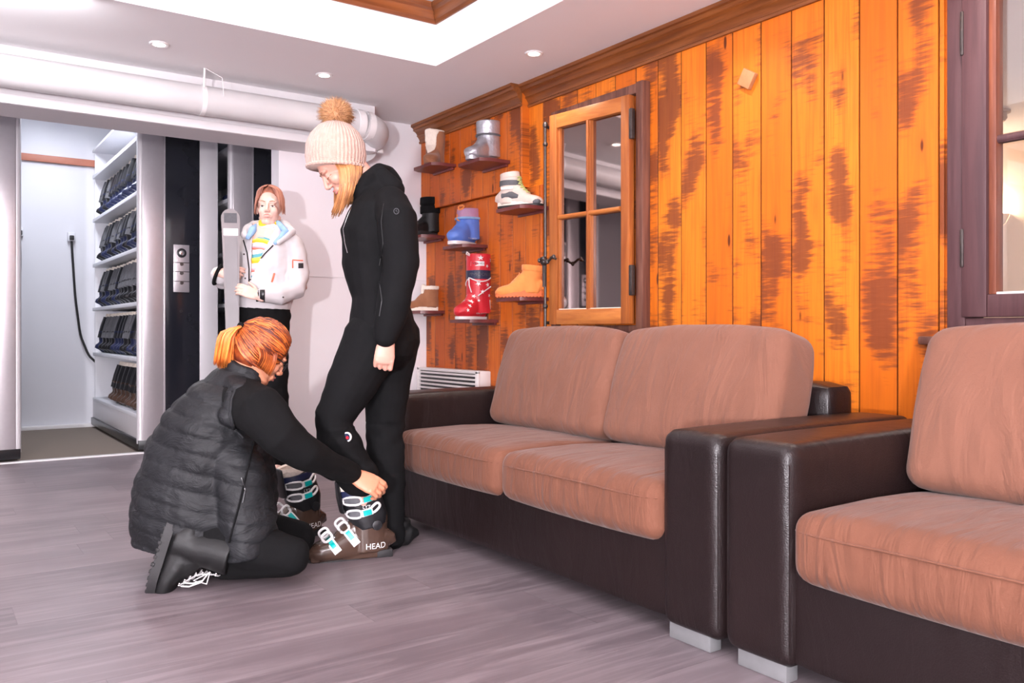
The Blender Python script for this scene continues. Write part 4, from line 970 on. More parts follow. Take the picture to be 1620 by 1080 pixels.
# 8 small brown boot
p = shelf(664, 710, 491, XL, 'mahogany shelf under the small tan boot, lowest at the left end'); r = empty('winter_boot', label='small tan suede boot with pale fur cuff on the lowest left wall shelf', cat='boot', group=G)
bm = B(); foot_elems(bm, .235, .10, .15, .085, .10, .115, .10, .115, .065); me = fuse(bm, .005, 3); mk('upper', me, 'tan_suede', r)
bm = B(); sole(bm, .245, .10, 0, .026); mk('sole', bm, 'ivory', r)
bm = B(); loft(bm, [(.059, 0, .145), (.059, 0, .17)], [(.064, .056), (.064, .056)], side=Vector((1, 0, 0)), n=20); loft(bm, [(.0, 0, .11), (.005, 0, .17)], [(.02, .012), (.03, .015)], side=Vector((0, 1, 0)), n=12, round_=True); me = fuse(bm, .005, 2, fold(70, .003)); mk('fur_cuff', me, 'ivory', r)
put(r, p, 160)
# ============================================================ people
def head_elems(bm, mt, neck=None, r_neck=.05):
    E = lambda c, r: ell(bm, c, r, mt, 20, 14)
    def C(p0, r0, p1, r1): cap_(bm, mt @ Vector(p0), r0, mt @ Vector(p1), r1)
    E((-.012, 0, .035), (.094, .074, .086)); E((.028, 0, -.028), (.058, .056, .076)); E((.062, 0, -.088), (.022, .024, .019))
    for s_ in (1, -1):
        C((-.005, s_*.046, -.055), .018, (.055, s_*.020, -.088), .016); E((.052, s_*.032, -.022), (.030, .024, .028))
        E((-.008, s_*.073, -.004), (.017, .008, .030)); E((.072, s_*.030, .0015), (.0135, .0145, .012)); C((.098, s_*.009, -.031), .0065, (.092, s_*.010, -.030), .0065)
        E((.074, s_*.028, .024), (.014, .024, .010))
    C((.084, 0, .012), .008, (.104, 0, -.024), .0085); E((.100, 0, -.027), (.011, .010, .009)); E((.066, 0, .028), (.022, .045, .022))
    E((.084, 0, -.0535), (.012, .021, .006)); E((.083, 0, -.0635), (.012, .018, .0065)); E((.078, 0, -.058), (.012, .028, .018))
def head_paint(me, mt, idx, down=False):
    """give lips, brows, eyes their own material slots; idx = dict slot numbers"""
    inv = mt.inverted()
    for p in me.polygons:
        c = inv @ p.center
        if abs(c.x) > .14 or abs(c.y) > .1 or abs(c.z) > .15: continue
        for s_ in (1, -1):
            y = c.y-s_*.030
            if c.x > .05:
                if down or True:
                    if not down and (y/.0125)**2+((c.z-.0005)/.0058)**2 < 1: p.material_index = idx['iris'] if (y*y+c.z**2) < .0060**2 else idx['eye']
                    continue
                if down:
                    zc_ = -.0035+.25*y*y/.0135
                    if abs(y) < .014 and abs(c.z-zc_) < .0016: p.material_index = idx['brow']
                    if .012 < abs(c.y) < .046 and abs(c.z-.0235-.003*(1-((abs(c.y)-.028)/.02)**2)) < .0022: p.material_index = idx['brow']
                    continue
                lid = (y/.0135)**2+((c.z-.0005)/.0062)**2
                if lid < 1: p.material_index = idx['eye']
                if lid < 1 and (y*y+(c.z)**2) < .0052**2: p.material_index = idx['iris']
                if 1 <= lid < 1.35 and c.z > .003: p.material_index = idx['brow']
                zb = .0225+.003*(1-((abs(c.y)-.028)/.02)**2)
                if .010 < abs(c.y) < .048 and abs(c.z-zb) < .0028: p.material_index = idx['brow']
def hand_elems(bm, wr, xd, zd, curl=(.4, .6, .5), size=1., mirror=1, thumb=(.55, .75, -.35), spread=.02):
    """wr wrist point, xd finger direction, zd back-of-hand normal, mirror sets the thumb side"""
    x = Vector(xd).normalized(); z = (Vector(zd)-x*Vector(zd).dot(x)).normalized(); y = z.cross(x)*mirror; s_ = size
    p = lambda a, b, c: wr+(x*a+y*b+z*c)*s_
    loft(bm, [p(-.03, 0, 0), p(.0, 0, 0), p(.03, 0, 0), p(.065, .0, .0), p(.085, 0, -.002)], [(.026*s_, .019*s_), (.027*s_, .017*s_), (.036*s_, .016*s_), (.040*s_, .014*s_), (.038*s_, .011*s_)], side=y, n=16, round_=True)
    for i, (b, ln) in enumerate(((.029, .068), (.010, .076), (-.010, .071), (-.028, .056))):
        a = 0; q = p(.080, b, 0); segs = (ln*.45, ln*.32, ln*.26); rr = (.0092, .0083, .0076, .0066)
        dirv = x; sp = (b*spread/.03)
        for k in range(3):
            a += curl[k]*(1+.12*(i-1.5)); dv = (x*math.cos(a)-z*math.sin(a)+y*sp*(k == 0)).normalized(); q2 = q+dv*segs[k]*s_*1.1
            cap_(bm, q, rr[k]*s_, q2, rr[k+1]*s_, 10); q = q2
    q = p(.018, .022, -.006); d1 = (x*thumb[0]+y*thumb[1]+z*thumb[2]).normalized(); q1 = q+d1*.040*s_; d2 = (d1+x*.7-z*.35).normalized(); q2 = q1+d2*.030*s_; q3 = q2+(d2+x*.3).normalized()*.022*s_
    cap_(bm, q, .014*s_, q1, .0105*s_, 10); cap_(bm, q1, .0105*s_, q2, .0092*s_, 10); cap_(bm, q2, .0092*s_, q3, .0072*s_, 10)
def hframe(c, fwd, up, scale=1.):
    f = Vector(fwd).normalized(); u = (Vector(up)-f*Vector(up).dot(f)).normalized(); l = u.cross(f)
    m_ = Matrix(((f.x, l.x, u.x, c.x), (f.y, l.y, u.y, c.y), (f.z, l.z, u.z, c.z), (0, 0, 0, 1))); return m_ @ Matrix.Scale(scale, 4)
def strands(bm, roots, fn, r=.0035, seg=7, n=4):
    for i, q in enumerate(roots):
        pts = fn(i, q); N = len(pts); rad = [max(r*(1-.85*(k/(N-1))**2.2), .0006) for k in range(N)]; loft(bm, pts, [(a*1.6, a*.8) for a in rad], n=n)
def limb(bm, pts, rad, **k): loft(bm, pts, rad, n=20, round_=True, **k)

M['lips_man'] = simple('pale coral lips', (.58, .19, .16), .4, nscale=50, var=.1)
def face_parts(me, mt, par, loc, down=False, col='brow', lipc='lips'):
    t_ = bvh(me); inv = mt.inverted()
    def fr(y, z, off):
        o_ = mt @ Vector((.2, y, z)); d_ = (mt.to_3x3() @ Vector((-1, 0, 0))).normalized(); h = t_.ray_cast(o_-loc, d_)
        return h[0]-d_*off if h[0] is not None else o_-loc
    for s_ in (1, -1):
        b0 = B(); ys = np.linspace(.011, .044, 7); pts = [fr(s_*y, .0235+.005*(1-((y-.030)/.02)**2), .0005) for y in ys]
        loft(b0, pts, [.0014, .0024, .0026, .0025, .0022, .0018, .0009], n=6); mk('eyebrow', b0, col, par)
        b0 = B(); loft(b0, [fr(y, (-.0535 if s_ > 0 else -.0635)+(.0022*math.cos(y/.020*PI*.5)*(1-.5*math.cos(y/.004)*(abs(y) < .006)) if s_ > 0 else -.0012*math.cos(y/.020*PI*.5)), .0) for y in np.linspace(-.019, .019, 11)], [(.0008 + .0026*math.cos(y/.020*PI*.5)) for y in np.linspace(-.019, .019, 11)], n=8); mk('lip', b0, lipc, par)
        b0 = B(); ys = np.linspace(.018, .045, 7); k = -1 if down else 1
        pts = [fr(s_*y, (-.004 if down else .0052)-(.0 if down else .004*((y-.031)/.013)**2)+(.003*((y-.031)/.013)**2 if down else 0), .0004) for y in ys]; tube(b0, pts, .0017, 5); mk('eyelashes', b0, 'brow', par)

# ------------------------------------------------------------ standing woman
D = 3.30
base = P(610, 0, D+.02); base.z = 0
W1 = empty('person', base, label='woman standing in black ski clothes and a cream pompom hat, looking down at her boot', cat='person')
pitch = math.radians(44); yaw = math.radians(16)
side_dir = (-RT*math.cos(yaw)-FW*math.sin(yaw))
fwd = side_dir*math.cos(pitch)-UP*math.sin(pitch); upv = side_dir*math.sin(pitch)+UP*math.cos(pitch)
HC = P(541, 262, D-.02); HM = hframe(HC, fwd, upv, .98)
bm = B(); head_elems(bm, HM)
limb(bm, [HM @ Vector((-.03, 0, -.04)), P(590, 300, D), P(603, 330, D)], [.05, .05, .06])
limb(bm, [P(603, 330, D), P(600, 400, D), P(603, 470, D), P(606, 530, D)], [(.12, .055), (.11, .07), (.09, .06), (.10, .06)], side=FW)
lsh, lel, lwr = P(622, 330, D-.19), P(640, 428, D-.22), P(611, 537, D-.24)
rsh, rel, rwr = P(612, 330, D+.16), P(612, 430, D+.19), P(606, 530, D+.21)
limb(bm, [P(607, 325, D-.05), lsh, lel, lwr], [.04, .036, .030, .025]); limb(bm, [P(605, 325, D+.05), rsh, rel, rwr], [.04, .036, .03, .025])
lhip, lkn, lan = P(588, 545, D-.09), P(519, 672, D-.15), P(573, 785, D-.12)
rhip, rkn, ran = P(618, 545, D+.09), P(612, 690, D+.06), P(617, 830, D+.06)
lkn = P(526, 672, D-.15)
limb(bm, [lhip, lkn, lan], [.06, .035, .03]); limb(bm, [rhip, rkn, ran], [.06, .04, .03])
ft = Vector((hero_loc.x, hero_loc.y, .05)); limb(bm, [lan, ft-Vector((math.cos(math.radians(hero_hd)), math.sin(math.radians(hero_hd)), 0))*.06+Vector((0, 0, .03)), ft+Vector((math.cos(math.radians(hero_hd)), math.sin(math.radians(hero_hd)), 0))*.05], [.03, .028, .02]); ell(bm, ran+Vector((0, 0, -.03)), (.04, .03, .03))
hand_elems(bm, lwr, -UP*1.0-RT*.10, -FW*.85+RT*.25, (.55, 1.15, .8), .95, 1, (.95, .12, -.28))
hand_elems(bm, rwr, -UP, FW, (.5, .6, .4), .9, 1, (.95, .12, -.28))
me = fuse(bm, .003, 2); sk = mk('body', me, ['skin', 'lips', 'eye', 'iris', 'brow'], W1, world=False, smooth=None)
head_paint(me, HM, dict(lips=1, eye=2, iris=3, brow=4), True); me.transform(Matrix.Translation(-base)); face_parts(me, HM, sk, base, True)
# jacket
bm = B()
limb(bm, [P(603, 520, D), P(601, 470, D), P(596, 415, D), P(594, 370, D), P(603, 330, D), P(604, 303, D)], [(.185, .122), (.160, .108), (.175, .130), (.185, .133), (.175, .105), (.10, .075)], side=FW)
limb(bm, [P(619, 322, D-.13), P(628, 345, D-.19), P(634, 420, D-.215), P(622, 480, D-.235), P(610, 533, D-.24)], [.066, .073, .068, .063, .046])
limb(bm, [P(608, 322, D+.12), P(612, 345, D+.18), P(612, 425, D+.20), P(606, 525, D+.21)], [.062, .066, .055, .045])
limb(bm, [P(566, 322, D-.02), P(570, 300, D-.06), P(584, 282, D-.07), P(600, 268, D-.03), P(612, 272, D+.02), P(620, 292, D)], [.020, .028, .034, .026, .030, .045])
limb(bm, [P(566, 322, D-.02), P(572, 300, D+.05), P(586, 280, D+.07), P(600, 268, D+.03)], [.02, .026, .03, .026])
limb(bm, [P(604, 276, D-.06), P(622, 300, D-.07)], [.028, .045])
def jf(co, no):
    o_ = []
    for c in co:
        v = Vector(c); o_.append(.008*noise.noise(Vector((v.x*6, v.y*6, v.z*8)))+.0025*noise.noise(Vector((v.x*18, v.y*18, v.z*22))))
    return o_
me = fuse(bm, .006, 4, jf); jk = mk('jacket', me, 'black_fabric', W1, world=True, smooth=None)
tj = bvh(me)   # local to the root
def on(tree, x, y, root, off=.003, d0=2.0):
    """point on a garment under pixel x,y, in root coordinates"""
    o_ = Vector((0, 0, CAMH))-rootloc(root); dr = (P(x, y, 1)-Vector((0, 0, CAMH))).normalized(); h = tree.ray_cast(o_, dr); 
    return (h[0]-dr*off) if h[0] is not None else None
def drawline(name, mat, tree, pix, root, par, r=.002):
    pts = [on(tree, x, y, root) for x, y in pix]; pts = [p for p in pts if p is not None]
    if len(pts) > 1: bm_ = B(); tube(bm_, pts, r, 6); return mk(name, bm_, mat, par)
def dense(pix, n=6):
    out = []
    for i in range(len(pix)-1):
        for k in range(n): out.append((pix[i][0]+(pix[i+1][0]-pix[i][0])*k/n, pix[i][1]+(pix[i+1][1]-pix[i][1])*k/n))
    return out+[pix[-1]]
drawline('zip', 'chrome', tj, dense([(556, 328), (549, 345), (543, 362), (546, 385), (550, 400)]), W1, jk, .0022)
drawline('pocket_zip', 'black_plastic', tj, dense([(600, 445), (604, 475), (600, 500)]), W1, jk, .002)
drawline('seam', 'black_leather', tj, dense([(607, 322), (603, 350), (606, 385), (600, 420)]), W1, jk, .0015)
c = on(tj, 627, 334, W1, .002)
if c: bm = B(); tube(bm, [c+RT*.009*math.cos(a)+UP*.010*math.sin(a) for a in np.linspace(0, 2*PI, 18, endpoint=False)], .0012, 5, closed=True); tube(bm, [c+RT*.003-UP*.004, c+UP*.005, c-RT*.004], .001, 5); mk('badge', bm, 'grey_fabric', jk)
# ski trousers
bm = B()
limb(bm, [P(605, 505, D), P(607, 540, D)], [(.17, .12), (.175, .13)], side=FW)
limb(bm, [P(590, 540, D-.08), P(560, 600, D-.12), P(528, 660, D-.15), P(530, 690, D-.15), P(548, 725, D-.14), P(568, 752, D-.12)], [.118, .098, .072, .072, .074, .076])
limb(bm, [P(620, 535, D+.05), P(612, 600, D+.06), P(608, 690, D+.06), P(613, 780, D+.06), P(616, 845, D+.06)], [.115, .095, .072, .068, .066])
limb(bm, [P(513, 660, D-.15), P(520, 690, D-.15)], [.035, .036])
def tf(co, no):
    r_ = []
    for c in co:
        v = Vector(c)
        k = 1.9 if abs(c[2]-.36) < .14 else .8; r_.append(k*(.006*noise.noise(Vector((v.x*6, v.y*6, v.z*9)))+.004*noise.noise(Vector((v.x*14+5, v.y*14, v.z*26)))))
    return r_
me = fuse(bm, .006, 3, tf); tk = mk('trousers', me, 'black_fabric', W1, world=True, smooth=None); tt = bvh(me)
c = on(tt, 549, 691, W1, .002)
if c:
    mm = Matrix.Translation(c) @ (-FW-RT*.3).to_track_quat('Z', 'Y').to_matrix().to_4x4()
    bm = B(); lathe(bm, [(.018, -.003), (.018, .001), (.015, .002)], n=24, mat=mm); bd = mk('badge', bm, 'white_plastic', tk)
    bm = B(); lathe(bm, [(.013, .0), (.013, .003)], n=20, mat=mm); b2 = mk('badge_centre', bm, 'navy', bd)
    bm = B(); lathe(bm, [(.006, .0), (.006, .004)], n=14, mat=mm @ Matrix.Translation((.003, -.002, 0))); mk('badge_dot', bm, 'red_nylon', bd)
bm = B(); foot_elems(bm, .26, .095, .10, .08, .08, .10, .08, .10, .05); rot = Matrix.Translation(Vector((ran.x, ran.y, .002))-RT*.03) @ Matrix.Rotation(math.radians(hero_hd+180), 4, 'Z'); bm.transform(rot); me = fuse(bm, .006, 2); mk('shoe', me, 'black_leather', W1, world=True)
# hat
bc, tc_ = P(532, 266, D-.02), P(529, 190, D-.02); ax = (tc_-bc)
HT = empty('temp', bc); COL.objects.unlink(HT)
bm = B(); rs = [(.0, .108), (.06, .112), (.25, .117), (.5, .113), (.72, .094), (.88, .065), (.97, .034), (1.0, .012)]
c0 = [bc+ax*t-bc for t, _ in rs]; loft(bm, c0, [(r_*.93, r_) for _, r_ in rs], side=FW, n=72)
rt_ = math.radians(5)
hat = mk('hat', bm, 'knit', W1, smooth=None); hat.location = bc-base
bm = B(); tube(bm, [(FW*.103*math.sin(a)+RT*.110*math.cos(a)+UP*.004) for a in np.linspace(0, 2*PI, 48, endpoint=False)], .007, 8, closed=True); mk('brim', bm, 'knit', hat)
pc = P(532, 181, D-.02); bm = B(); ell(bm, (0, 0, 0), .045); rr = random.Random(3)
for i in range(3600):
    d_ = Vector((rr.gauss(0, 1), rr.gauss(0, 1), rr.gauss(0, 1))).normalized(); ln = rr.uniform(.058, .082)*(1 if d_.z > -.3 else .85)
    b_ = d_*.040; side_ = d_.orthogonal().normalized(); side_.rotate(Matrix.Rotation(rr.random()*6.28, 3, d_)); tp = d_*ln+side_*rr.uniform(0, .012)-UP*.006
    v0 = bm.verts.new(b_+side_*.0016); v1 = bm.verts.new(b_-side_*.0016); v2 = bm.verts.new(b_+d_.cross(side_)*.0016); v3 = bm.verts.new(tp)
    bm.faces.new((v0, v1, v3)); bm.faces.new((v1, v2, v3)); bm.faces.new((v2, v0, v3))
pm = mk('pompom', bm, 'fur', hat, smooth=None); pm.location = pc-bc
# hair
bm = B(); rr = random.Random(5)
def hs(i, q):
    a, k = q; x0 = 531+40*a; y0 = 258; dd = D-.10+.02*rr.random()+.10*max(0, a-.55)
    x1 = 529+35*a+rr.uniform(-2, 2); y1 = 345-34*a**1.5+rr.uniform(-12, 4); out = []
    for t in np.linspace(0, 1, 8):
        xx = x0+(x1-x0)*t**1.8+(7*(1-a)+2)*math.sin(PI*t**.8); out.append(P(xx-4*t*t, y0+(y1-y0)*t, dd+.03*t*t-.018*math.sin(PI*t)))
    return out
strands(bm, [(rr.random(), 0) for _ in range(230)], hs, .0042)
def hs2(i, q):
    a = q; x0 = 530+40*a; dd = D+.07+.02*rr.random(); x1 = 528+30*a; y1 = 340-26*a+rr.uniform(-8, 4)
    return [P(x0+(x1-x0)*t, 262+(y1-262)*t, dd-.04*t) for t in np.linspace(0, 1, 6)]
strands(bm, [rr.random() for _ in range(90)], hs2, .0045)
loft(bm, [P(556, 262, D-.02), P(556, 290, D-.02), P(554, 315, D-.02)], [(.085, .040), (.078, .036), (.05, .02)], side=FW, n=20, round_=True)
mk('hair', bm, 'hair_blond', W1, world=True, smooth=None)

# ------------------------------------------------------------ kneeling woman
K = 2.98
kb = P(340, 0, K); kb.z = 0
W2 = empty('person', kb, label='kneeling woman with copper ponytail and quilted gilet fastening the ski boot', cat='person')
pitch = math.radians(34); yaw = math.radians(32)
sd = (RT*math.cos(yaw)+FW*math.sin(yaw)); fwd = sd*math.cos(pitch)-UP*math.sin(pitch); upv = sd*math.sin(pitch)+UP*math.cos(pitch)
KC = P(415, 560, K); KM = hframe(KC, fwd, upv, .88)
bm = B(); head_elems(bm, KM)
limb(bm, [KM @ Vector((-.03, 0, -.04)), P(385, 600, K), P(372, 640, K)], [.05, .052, .07])
limb(bm, [P(372, 640, K), P(345, 720, K), P(330, 810, K+.02)], [(.11, .06), (.10, .07), (.10, .07)], side=FW)
sh, el, wr = P(402, 640, K-.17), P(478, 712, K-.16), P(556, 748, K+.11)
limb(bm, [P(385, 630, K-.06), sh, el, wr], [.045, .038, .030, .026])
sh2, el2, wr2 = P(405, 635, K+.17), P(470, 700, K+.30), P(536, 748, K+.38)
limb(bm, [P(388, 630, K+.06), sh2, el2, wr2], [.045, .038, .030, .026])
limb(bm, [P(340, 815, K-.06), P(455, 878, K-.11)], [.05, .035]); limb(bm, [P(455, 882, K-.11), P(345, 888, K-.11)], [.034, .03])
limb(bm, [P(340, 808, K+.10), P(462, 850, K+.17)], [.05, .035]); limb(bm, [P(462, 854, K+.17), P(345, 865, K+.15)], [.034, .03])
hand_elems(bm, P(559, 752, K+.11), RT*.85-UP*.42+FW*.1, -FW*.75+UP*.65, (.42, .85, .6), 1.02, 1, (.6, .3, -.7))
hand_elems(bm, wr2, RT+UP*-.2, UP+FW*.2, (.5, .8, .5), .98, -1)
me = fuse(bm, .003, 2); sk2 = mk('body', me, ['skin_tan', 'lips', 'eye', 'iris', 'brow'], W2, smooth=None); head_paint(me, KM, dict(lips=1, eye=2, iris=3, brow=4), True); me.transform(Matrix.Translation(-kb)); face_parts(me, KM, sk2, kb, True)
# jersey sleeves
bm = B()
limb(bm, [P(388, 640, K-.08), P(410, 648, K-.17), P(445, 690, K-.18), P(480, 714, K-.13), P(520, 733, K-.01), P(553, 748, K+.10)], [.09, .082, .070, .060, .047, .040])
limb(bm, [P(392, 635, K+.08), P(412, 640, K+.17), P(470, 700, K+.30), P(528, 743, K+.37)], [.085, .075, .058, .042])
limb(bm, [P(378, 620, K), P(365, 660, K)], [(.12, .08), (.16, .10)], side=FW)
me = fuse(bm, .006, 3, jf); mk('jersey', me, 'black_knit', W2, world=True, smooth=None)
# gilet
A0, A1 = P(322, 862, K+.02), P(385, 588, K)
axv = (A1-A0)
def vf(co, no):
    o_ = []
    for c, n_ in zip(co, no):
        v = Vector(c)-A0; t = v.dot(axv)/axv.length
        wob = .012*noise.noise(Vector((c[0]*5, c[1]*5, c[2]*5)))
        ph = ((t+wob)/.058) % 1.0; o_.append(.0075*(abs(math.sin(PI*ph))**.4-.7)+.010*noise.noise(Vector((c[0]*8, c[1]*8, c[2]*11)))+.004*noise.noise(Vector((c[0]*22, c[1]*22, c[2]*28))))
    return o_
bm = B()
loft(bm, [P(323, 858, K+.03), P(325, 826, K+.03), P(325, 785, K+.03), P(333, 722, K+.02), P(346, 668, K), P(362, 630, K), P(377, 606, K), P(386, 590, K), P(392, 577, K)], [(.222, .238), (.232, .245), (.230, .245), (.215, .222), (.200, .175), (.165, .125), (.100, .090), (.082, .078), (.078, .076)], side=FW, n=28)
loft(bm, [P(350, 690, K-.08), P(380, 760, K-.10), P(392, 820, K-.10), P(396, 876, K-.10)], [(.08, .07), (.10, .095), (.11, .095), (.12, .085)], side=FW, n=24)
limb(bm, [P(372, 612, K-.05), P(380, 625, K-.13), P(366, 655, K-.165)], [.05, .045, .04])
me = fuse(bm, .006, 3, vf); gl = mk('gilet', me, 'puffer', W2, world=True, smooth=None); tg = bvh(me)
bm = B(); cpt = P(385, 585, K); tube(bm, [cpt+RT*.088*math.cos(a)*.9+FW*.082*math.sin(a)+UP*(.02-.028*math.cos(a)) for a in np.linspace(0, 2*PI, 28, endpoint=False)], .021, 10, closed=True); bm.free()
drawline('side_seam', 'black_fabric', tg, dense([(404, 690), (392, 740), (378, 800), (362, 858)]), W2, gl, .0035)
drawline('pocket', 'black_plastic', tg, dense([(382, 755), (388, 775), (384, 795)]), W2, gl, .003)
# armhole piping
pts = [on(tg, x, y, W2, .004) for x, y in dense([(372, 616), (366, 632), (364, 655), (370, 678), (384, 692)])]
pts = [p for p in pts if p is not None]
if len(pts) > 2: bm = B(); tube(bm, pts, .006, 8); mk('armhole_edge', bm, 'puffer', gl)
# trousers
bm = B()
limb(bm, [P(330, 835, K+.02), P(350, 850, K+.02)], [(.18, .12), (.18, .11)], side=FW)
limb(bm, [P(345, 848, K-.10), P(405, 868, K-.11), P(458, 878, K-.11)], [.10, .085, .066]); limb(bm, [P(459, 884, K-.11), P(400, 888, K-.11), P(352, 888, K-.12)], [.060, .060, .060])
limb(bm, [P(345, 838, K+.14), P(468, 850, K+.17)], [.10, .068]); limb(bm, [P(468, 855, K+.17), P(340, 866, K+.15)], [.06, .05])
me = fuse(bm, .006, 3, tf)
v_ = [v for v in me.vertices if v.co.z < .004]
for v in v_: v.co.z = .004
mk('trousers', me, 'black_knit', W2, world=True, smooth=None)
# work boots
def work_boot(mt, name):
    b0 = B(); foot_elems(b0, .265, .10, .21, .09, .09, .11, .105, .125, .058); b0.transform(mt); m1 = fuse(b0, .005, 3); u_ = mk(name, m1, 'black_leather', W2, world=True)
    b0 = B(); sole(b0, .285, .108, -.018, .012, 12); b0.transform(mt); mk('sole', b0, 'rubber', u_, world=False).location = -kb
    b0 = B()
    st = [(-.062, .078), (-.045, .092), (-.030, .106), (-.016, .122), (-.006, .142), (.0, .165), (.002, .185)]
    for (x, z) in st:
        for s_ in (1, -1): ell(b0, (x+.006, s_*.026, z-.002), .0042, None, 8, 6)
    b0.transform(mt); mk('eyelets', b0, 'chrome', u_).location = -kb
    b0 = B(); laces(b0, st, .026, .0022); tube(b0, [(.0, .01, .155), (-.03, .03, .145), (-.055, .03, .11), (-.06, .032, .085)], .0025, 6); tube(b0, [(.0, .01, .155), (-.02, .04, .15), (-.04, .035, .12), (-.048, .03, .09)], .0025, 6); tube(b0, [(.0, .0, .155), (-.035, .02, .16), (-.03, .035, .12), (-.005, .015, .15)], .0025, 6); b0.transform(mt); mk('laces', b0, 'white_plastic', u_).location = -kb
toe = P(243, 926, K-.17); heel = P(268, 838, K-.17)
tz = (RT*.93-UP*.34).normalized(); tx = (heel-toe).normalized(); tz = (tz-tx*tz.dot(tx)).normalized(); ty = tz.cross(tx)
cen = (toe+heel)/2+tz*.012
mt = Matrix(((tx.x, ty.x, tz.x, cen.x), (tx.y, ty.y, tz.y, cen.y), (tx.z, ty.z, tz.z, cen.z), (0, 0, 0, 1))); work_boot(mt, 'boot')
off_ = FW*.30+RT*.02; mt2 = Matrix.Translation(off_) @ mt; work_boot(mt2, 'boot')
# hair
bm = B(); ell(bm, (-.018, 0, .038), (.103, .084, .094), KM, 28, 18)
ell(bm, (-.035, 0, -.01), (.08, .080, .08), KM)
me0 = fuse(bm, .005, 2); bm = B(); bm.from_mesh(me0); bpy.data.meshes.remove(me0)
tie = P(383, 519, K-.02); rr = random.Random(8)
kmi = KM.inverted(); tl = kmi @ tie
for i in range(420):                                            # combed from the face towards the tie
    a = rr.uniform(-PI*.95, PI*.95); el_ = rr.uniform(.05, 1.5)
    s0 = Vector((math.cos(el_*.55+.15)*.9, math.sin(a)*.9, math.cos(a)*.75+.1)); s0 = Vector((.108*s0.x-.015, .090*s0.y, .100*s0.z+.038))
    pts = []
    for t in np.linspace(0, 1, 9):
        q = s0.lerp(tl, t); c_ = Vector((-.018, 0, .040)); v = q-c_; e = math.sqrt((v.x/.108)**2+(v.y/.091)**2+(v.z/.101)**2)
        q = c_+v/max(e, .25)*(1.0+.02*rr.random()) if t < .93 else tl
        pts.append(KM @ q)
    loft(bm, pts, [(.0035, .0018)]*9, n=4)
for i in range(200):
    sg = 1 if i % 2 else -1; s0 = Vector((rr.uniform(-.075, .055), sg*.075, rr.uniform(-.075, .02))); pts = []
    for t in np.linspace(0, 1, 9):
        q = s0.lerp(tl, t); c_ = Vector((-.025, 0, .015)); v = q-c_; e = math.sqrt((v.x/.108)**2+(v.y/.090)**2+(v.z/.118)**2)
        q = c_+v/max(e, .25)*(1.0+.02*rr.random()) if t < .93 else tl
        pts.append(KM @ q)
    loft(bm, pts, [(.0045, .002)]*9, n=4)
def tail(i, q):
    u, v = q; out = []
    for t in np.linspace(0, 1, 8):
        x = 380-19*math.sin(min(1, t*2.4)*PI/2)-5*t+v*9*t; y = 517-6*math.sin(t*PI)+66*t**1.15*(1+.12*v); out.append(P(x+u*11*min(1, t*3+.15), y+rr.uniform(-1, 1), K-.05-.02*math.sin(PI*t)+v*.035))
    return out
bt_ = B(); strands(bt_, [(rr.uniform(-1, 1), rr.uniform(-1, 1)) for _ in range(190)], tail, .0045)
def lock(i, q):
    u = q; out = []
    for t in np.linspace(0, 1, 8):
        out.append(P(436-30*u+6*math.sin(PI*t)-10*t*(1-u), 545+u*2+(50-20*u)*t, K-.082-.012*math.sin(PI*t)+.05*(1-u)))
    return out
strands(bm, [rr.random() for _ in range(90)], lock, .0045)
hr_ = mk('hair', bm, 'hair_red', W2, world=True, smooth=None); mk('ponytail', bt_, 'hair_tail', hr_, world=False, smooth=None).location = -kb
bm = B(); ell(bm, P(381, 517, K-.05), (.013, .016, .017)); mk('hair_tie', bm, 'black_knit', W2, world=True)
bm = B(); b2 = lambda *p: KM @ Vector(p)
for s_ in (1, -1):
    tube(bm, [b2(.098+.004*math.cos(a), s_*.031+.024*math.cos(a), .0+.018*math.sin(a)) for a in np.linspace(0, 2*PI, 20, endpoint=False)], .0018, 6, closed=True); tube(bm, [b2(.096, s_*.055, .006), b2(.06, s_*.074, .008), b2(-.0, s_*.082, .006)], .0022, 6)
tube(bm, [b2(.100, -.008, .004), b2(.106, 0, .006), b2(.100, .008, .004)], .0018, 6); mk('glasses', bm, 'black_plastic', W2, world=True)

# ------------------------------------------------------------ mannequin
D = 4.86
mb = P(418, 0, D); mb.z = 0
MN = empty('mannequin', mb, label='female shop mannequin in a white ski jacket and black trousers holding an upright ski', cat='mannequin')
fwd = -FW*.97+RT*.10+UP*.04; MC = P(427, 330, D); MM = hframe(MC, fwd, UP, .98)
bm = B(); head_elems(bm, MM)
limb(bm, [MM @ Vector((-.02, 0, -.05)), P(426, 368, D)], [.045, .055])
limb(bm, [P(424, 375, D), P(418, 430, D), P(415, 485, D)], [(.15, .09), (.11, .08), (.14, .10)], side=RT)
for s_ in (-1, 1): limb(bm, [P(415+s_*17, 490, D), P(415+s_*17, 620, D), P(415+s_*19, 735, D)], [.08, .055, .04]); ell(bm, P(415+s_*19, 740, D-.04), (.05, .05, .04))
ms, mle, mw = P(386, 382, D), P(364, 446, D+.02), P(349, 432, D-.14)
limb(bm, [P(410, 375, D), ms, mle, mw], [.05, .045, .036, .024])
ns, ne, nw = P(464, 382, D), P(477, 452, D-.02), P(408, 468, D-.20)
limb(bm, [P(435, 375, D), ns, ne, nw], [.05, .045, .036, .024])
hand_elems(bm, mw, RT*1.0-FW*.15+UP*.05, -FW+UP*.2, (.35, .8, .5), .92, 1, (.7, .5, -.3)); hand_elems(bm, nw, -RT*1.0+UP*.42-FW*.1, -FW*.8+UP*.4, (.3, .4, .3), .92, -1, (.6, .6, -.2))
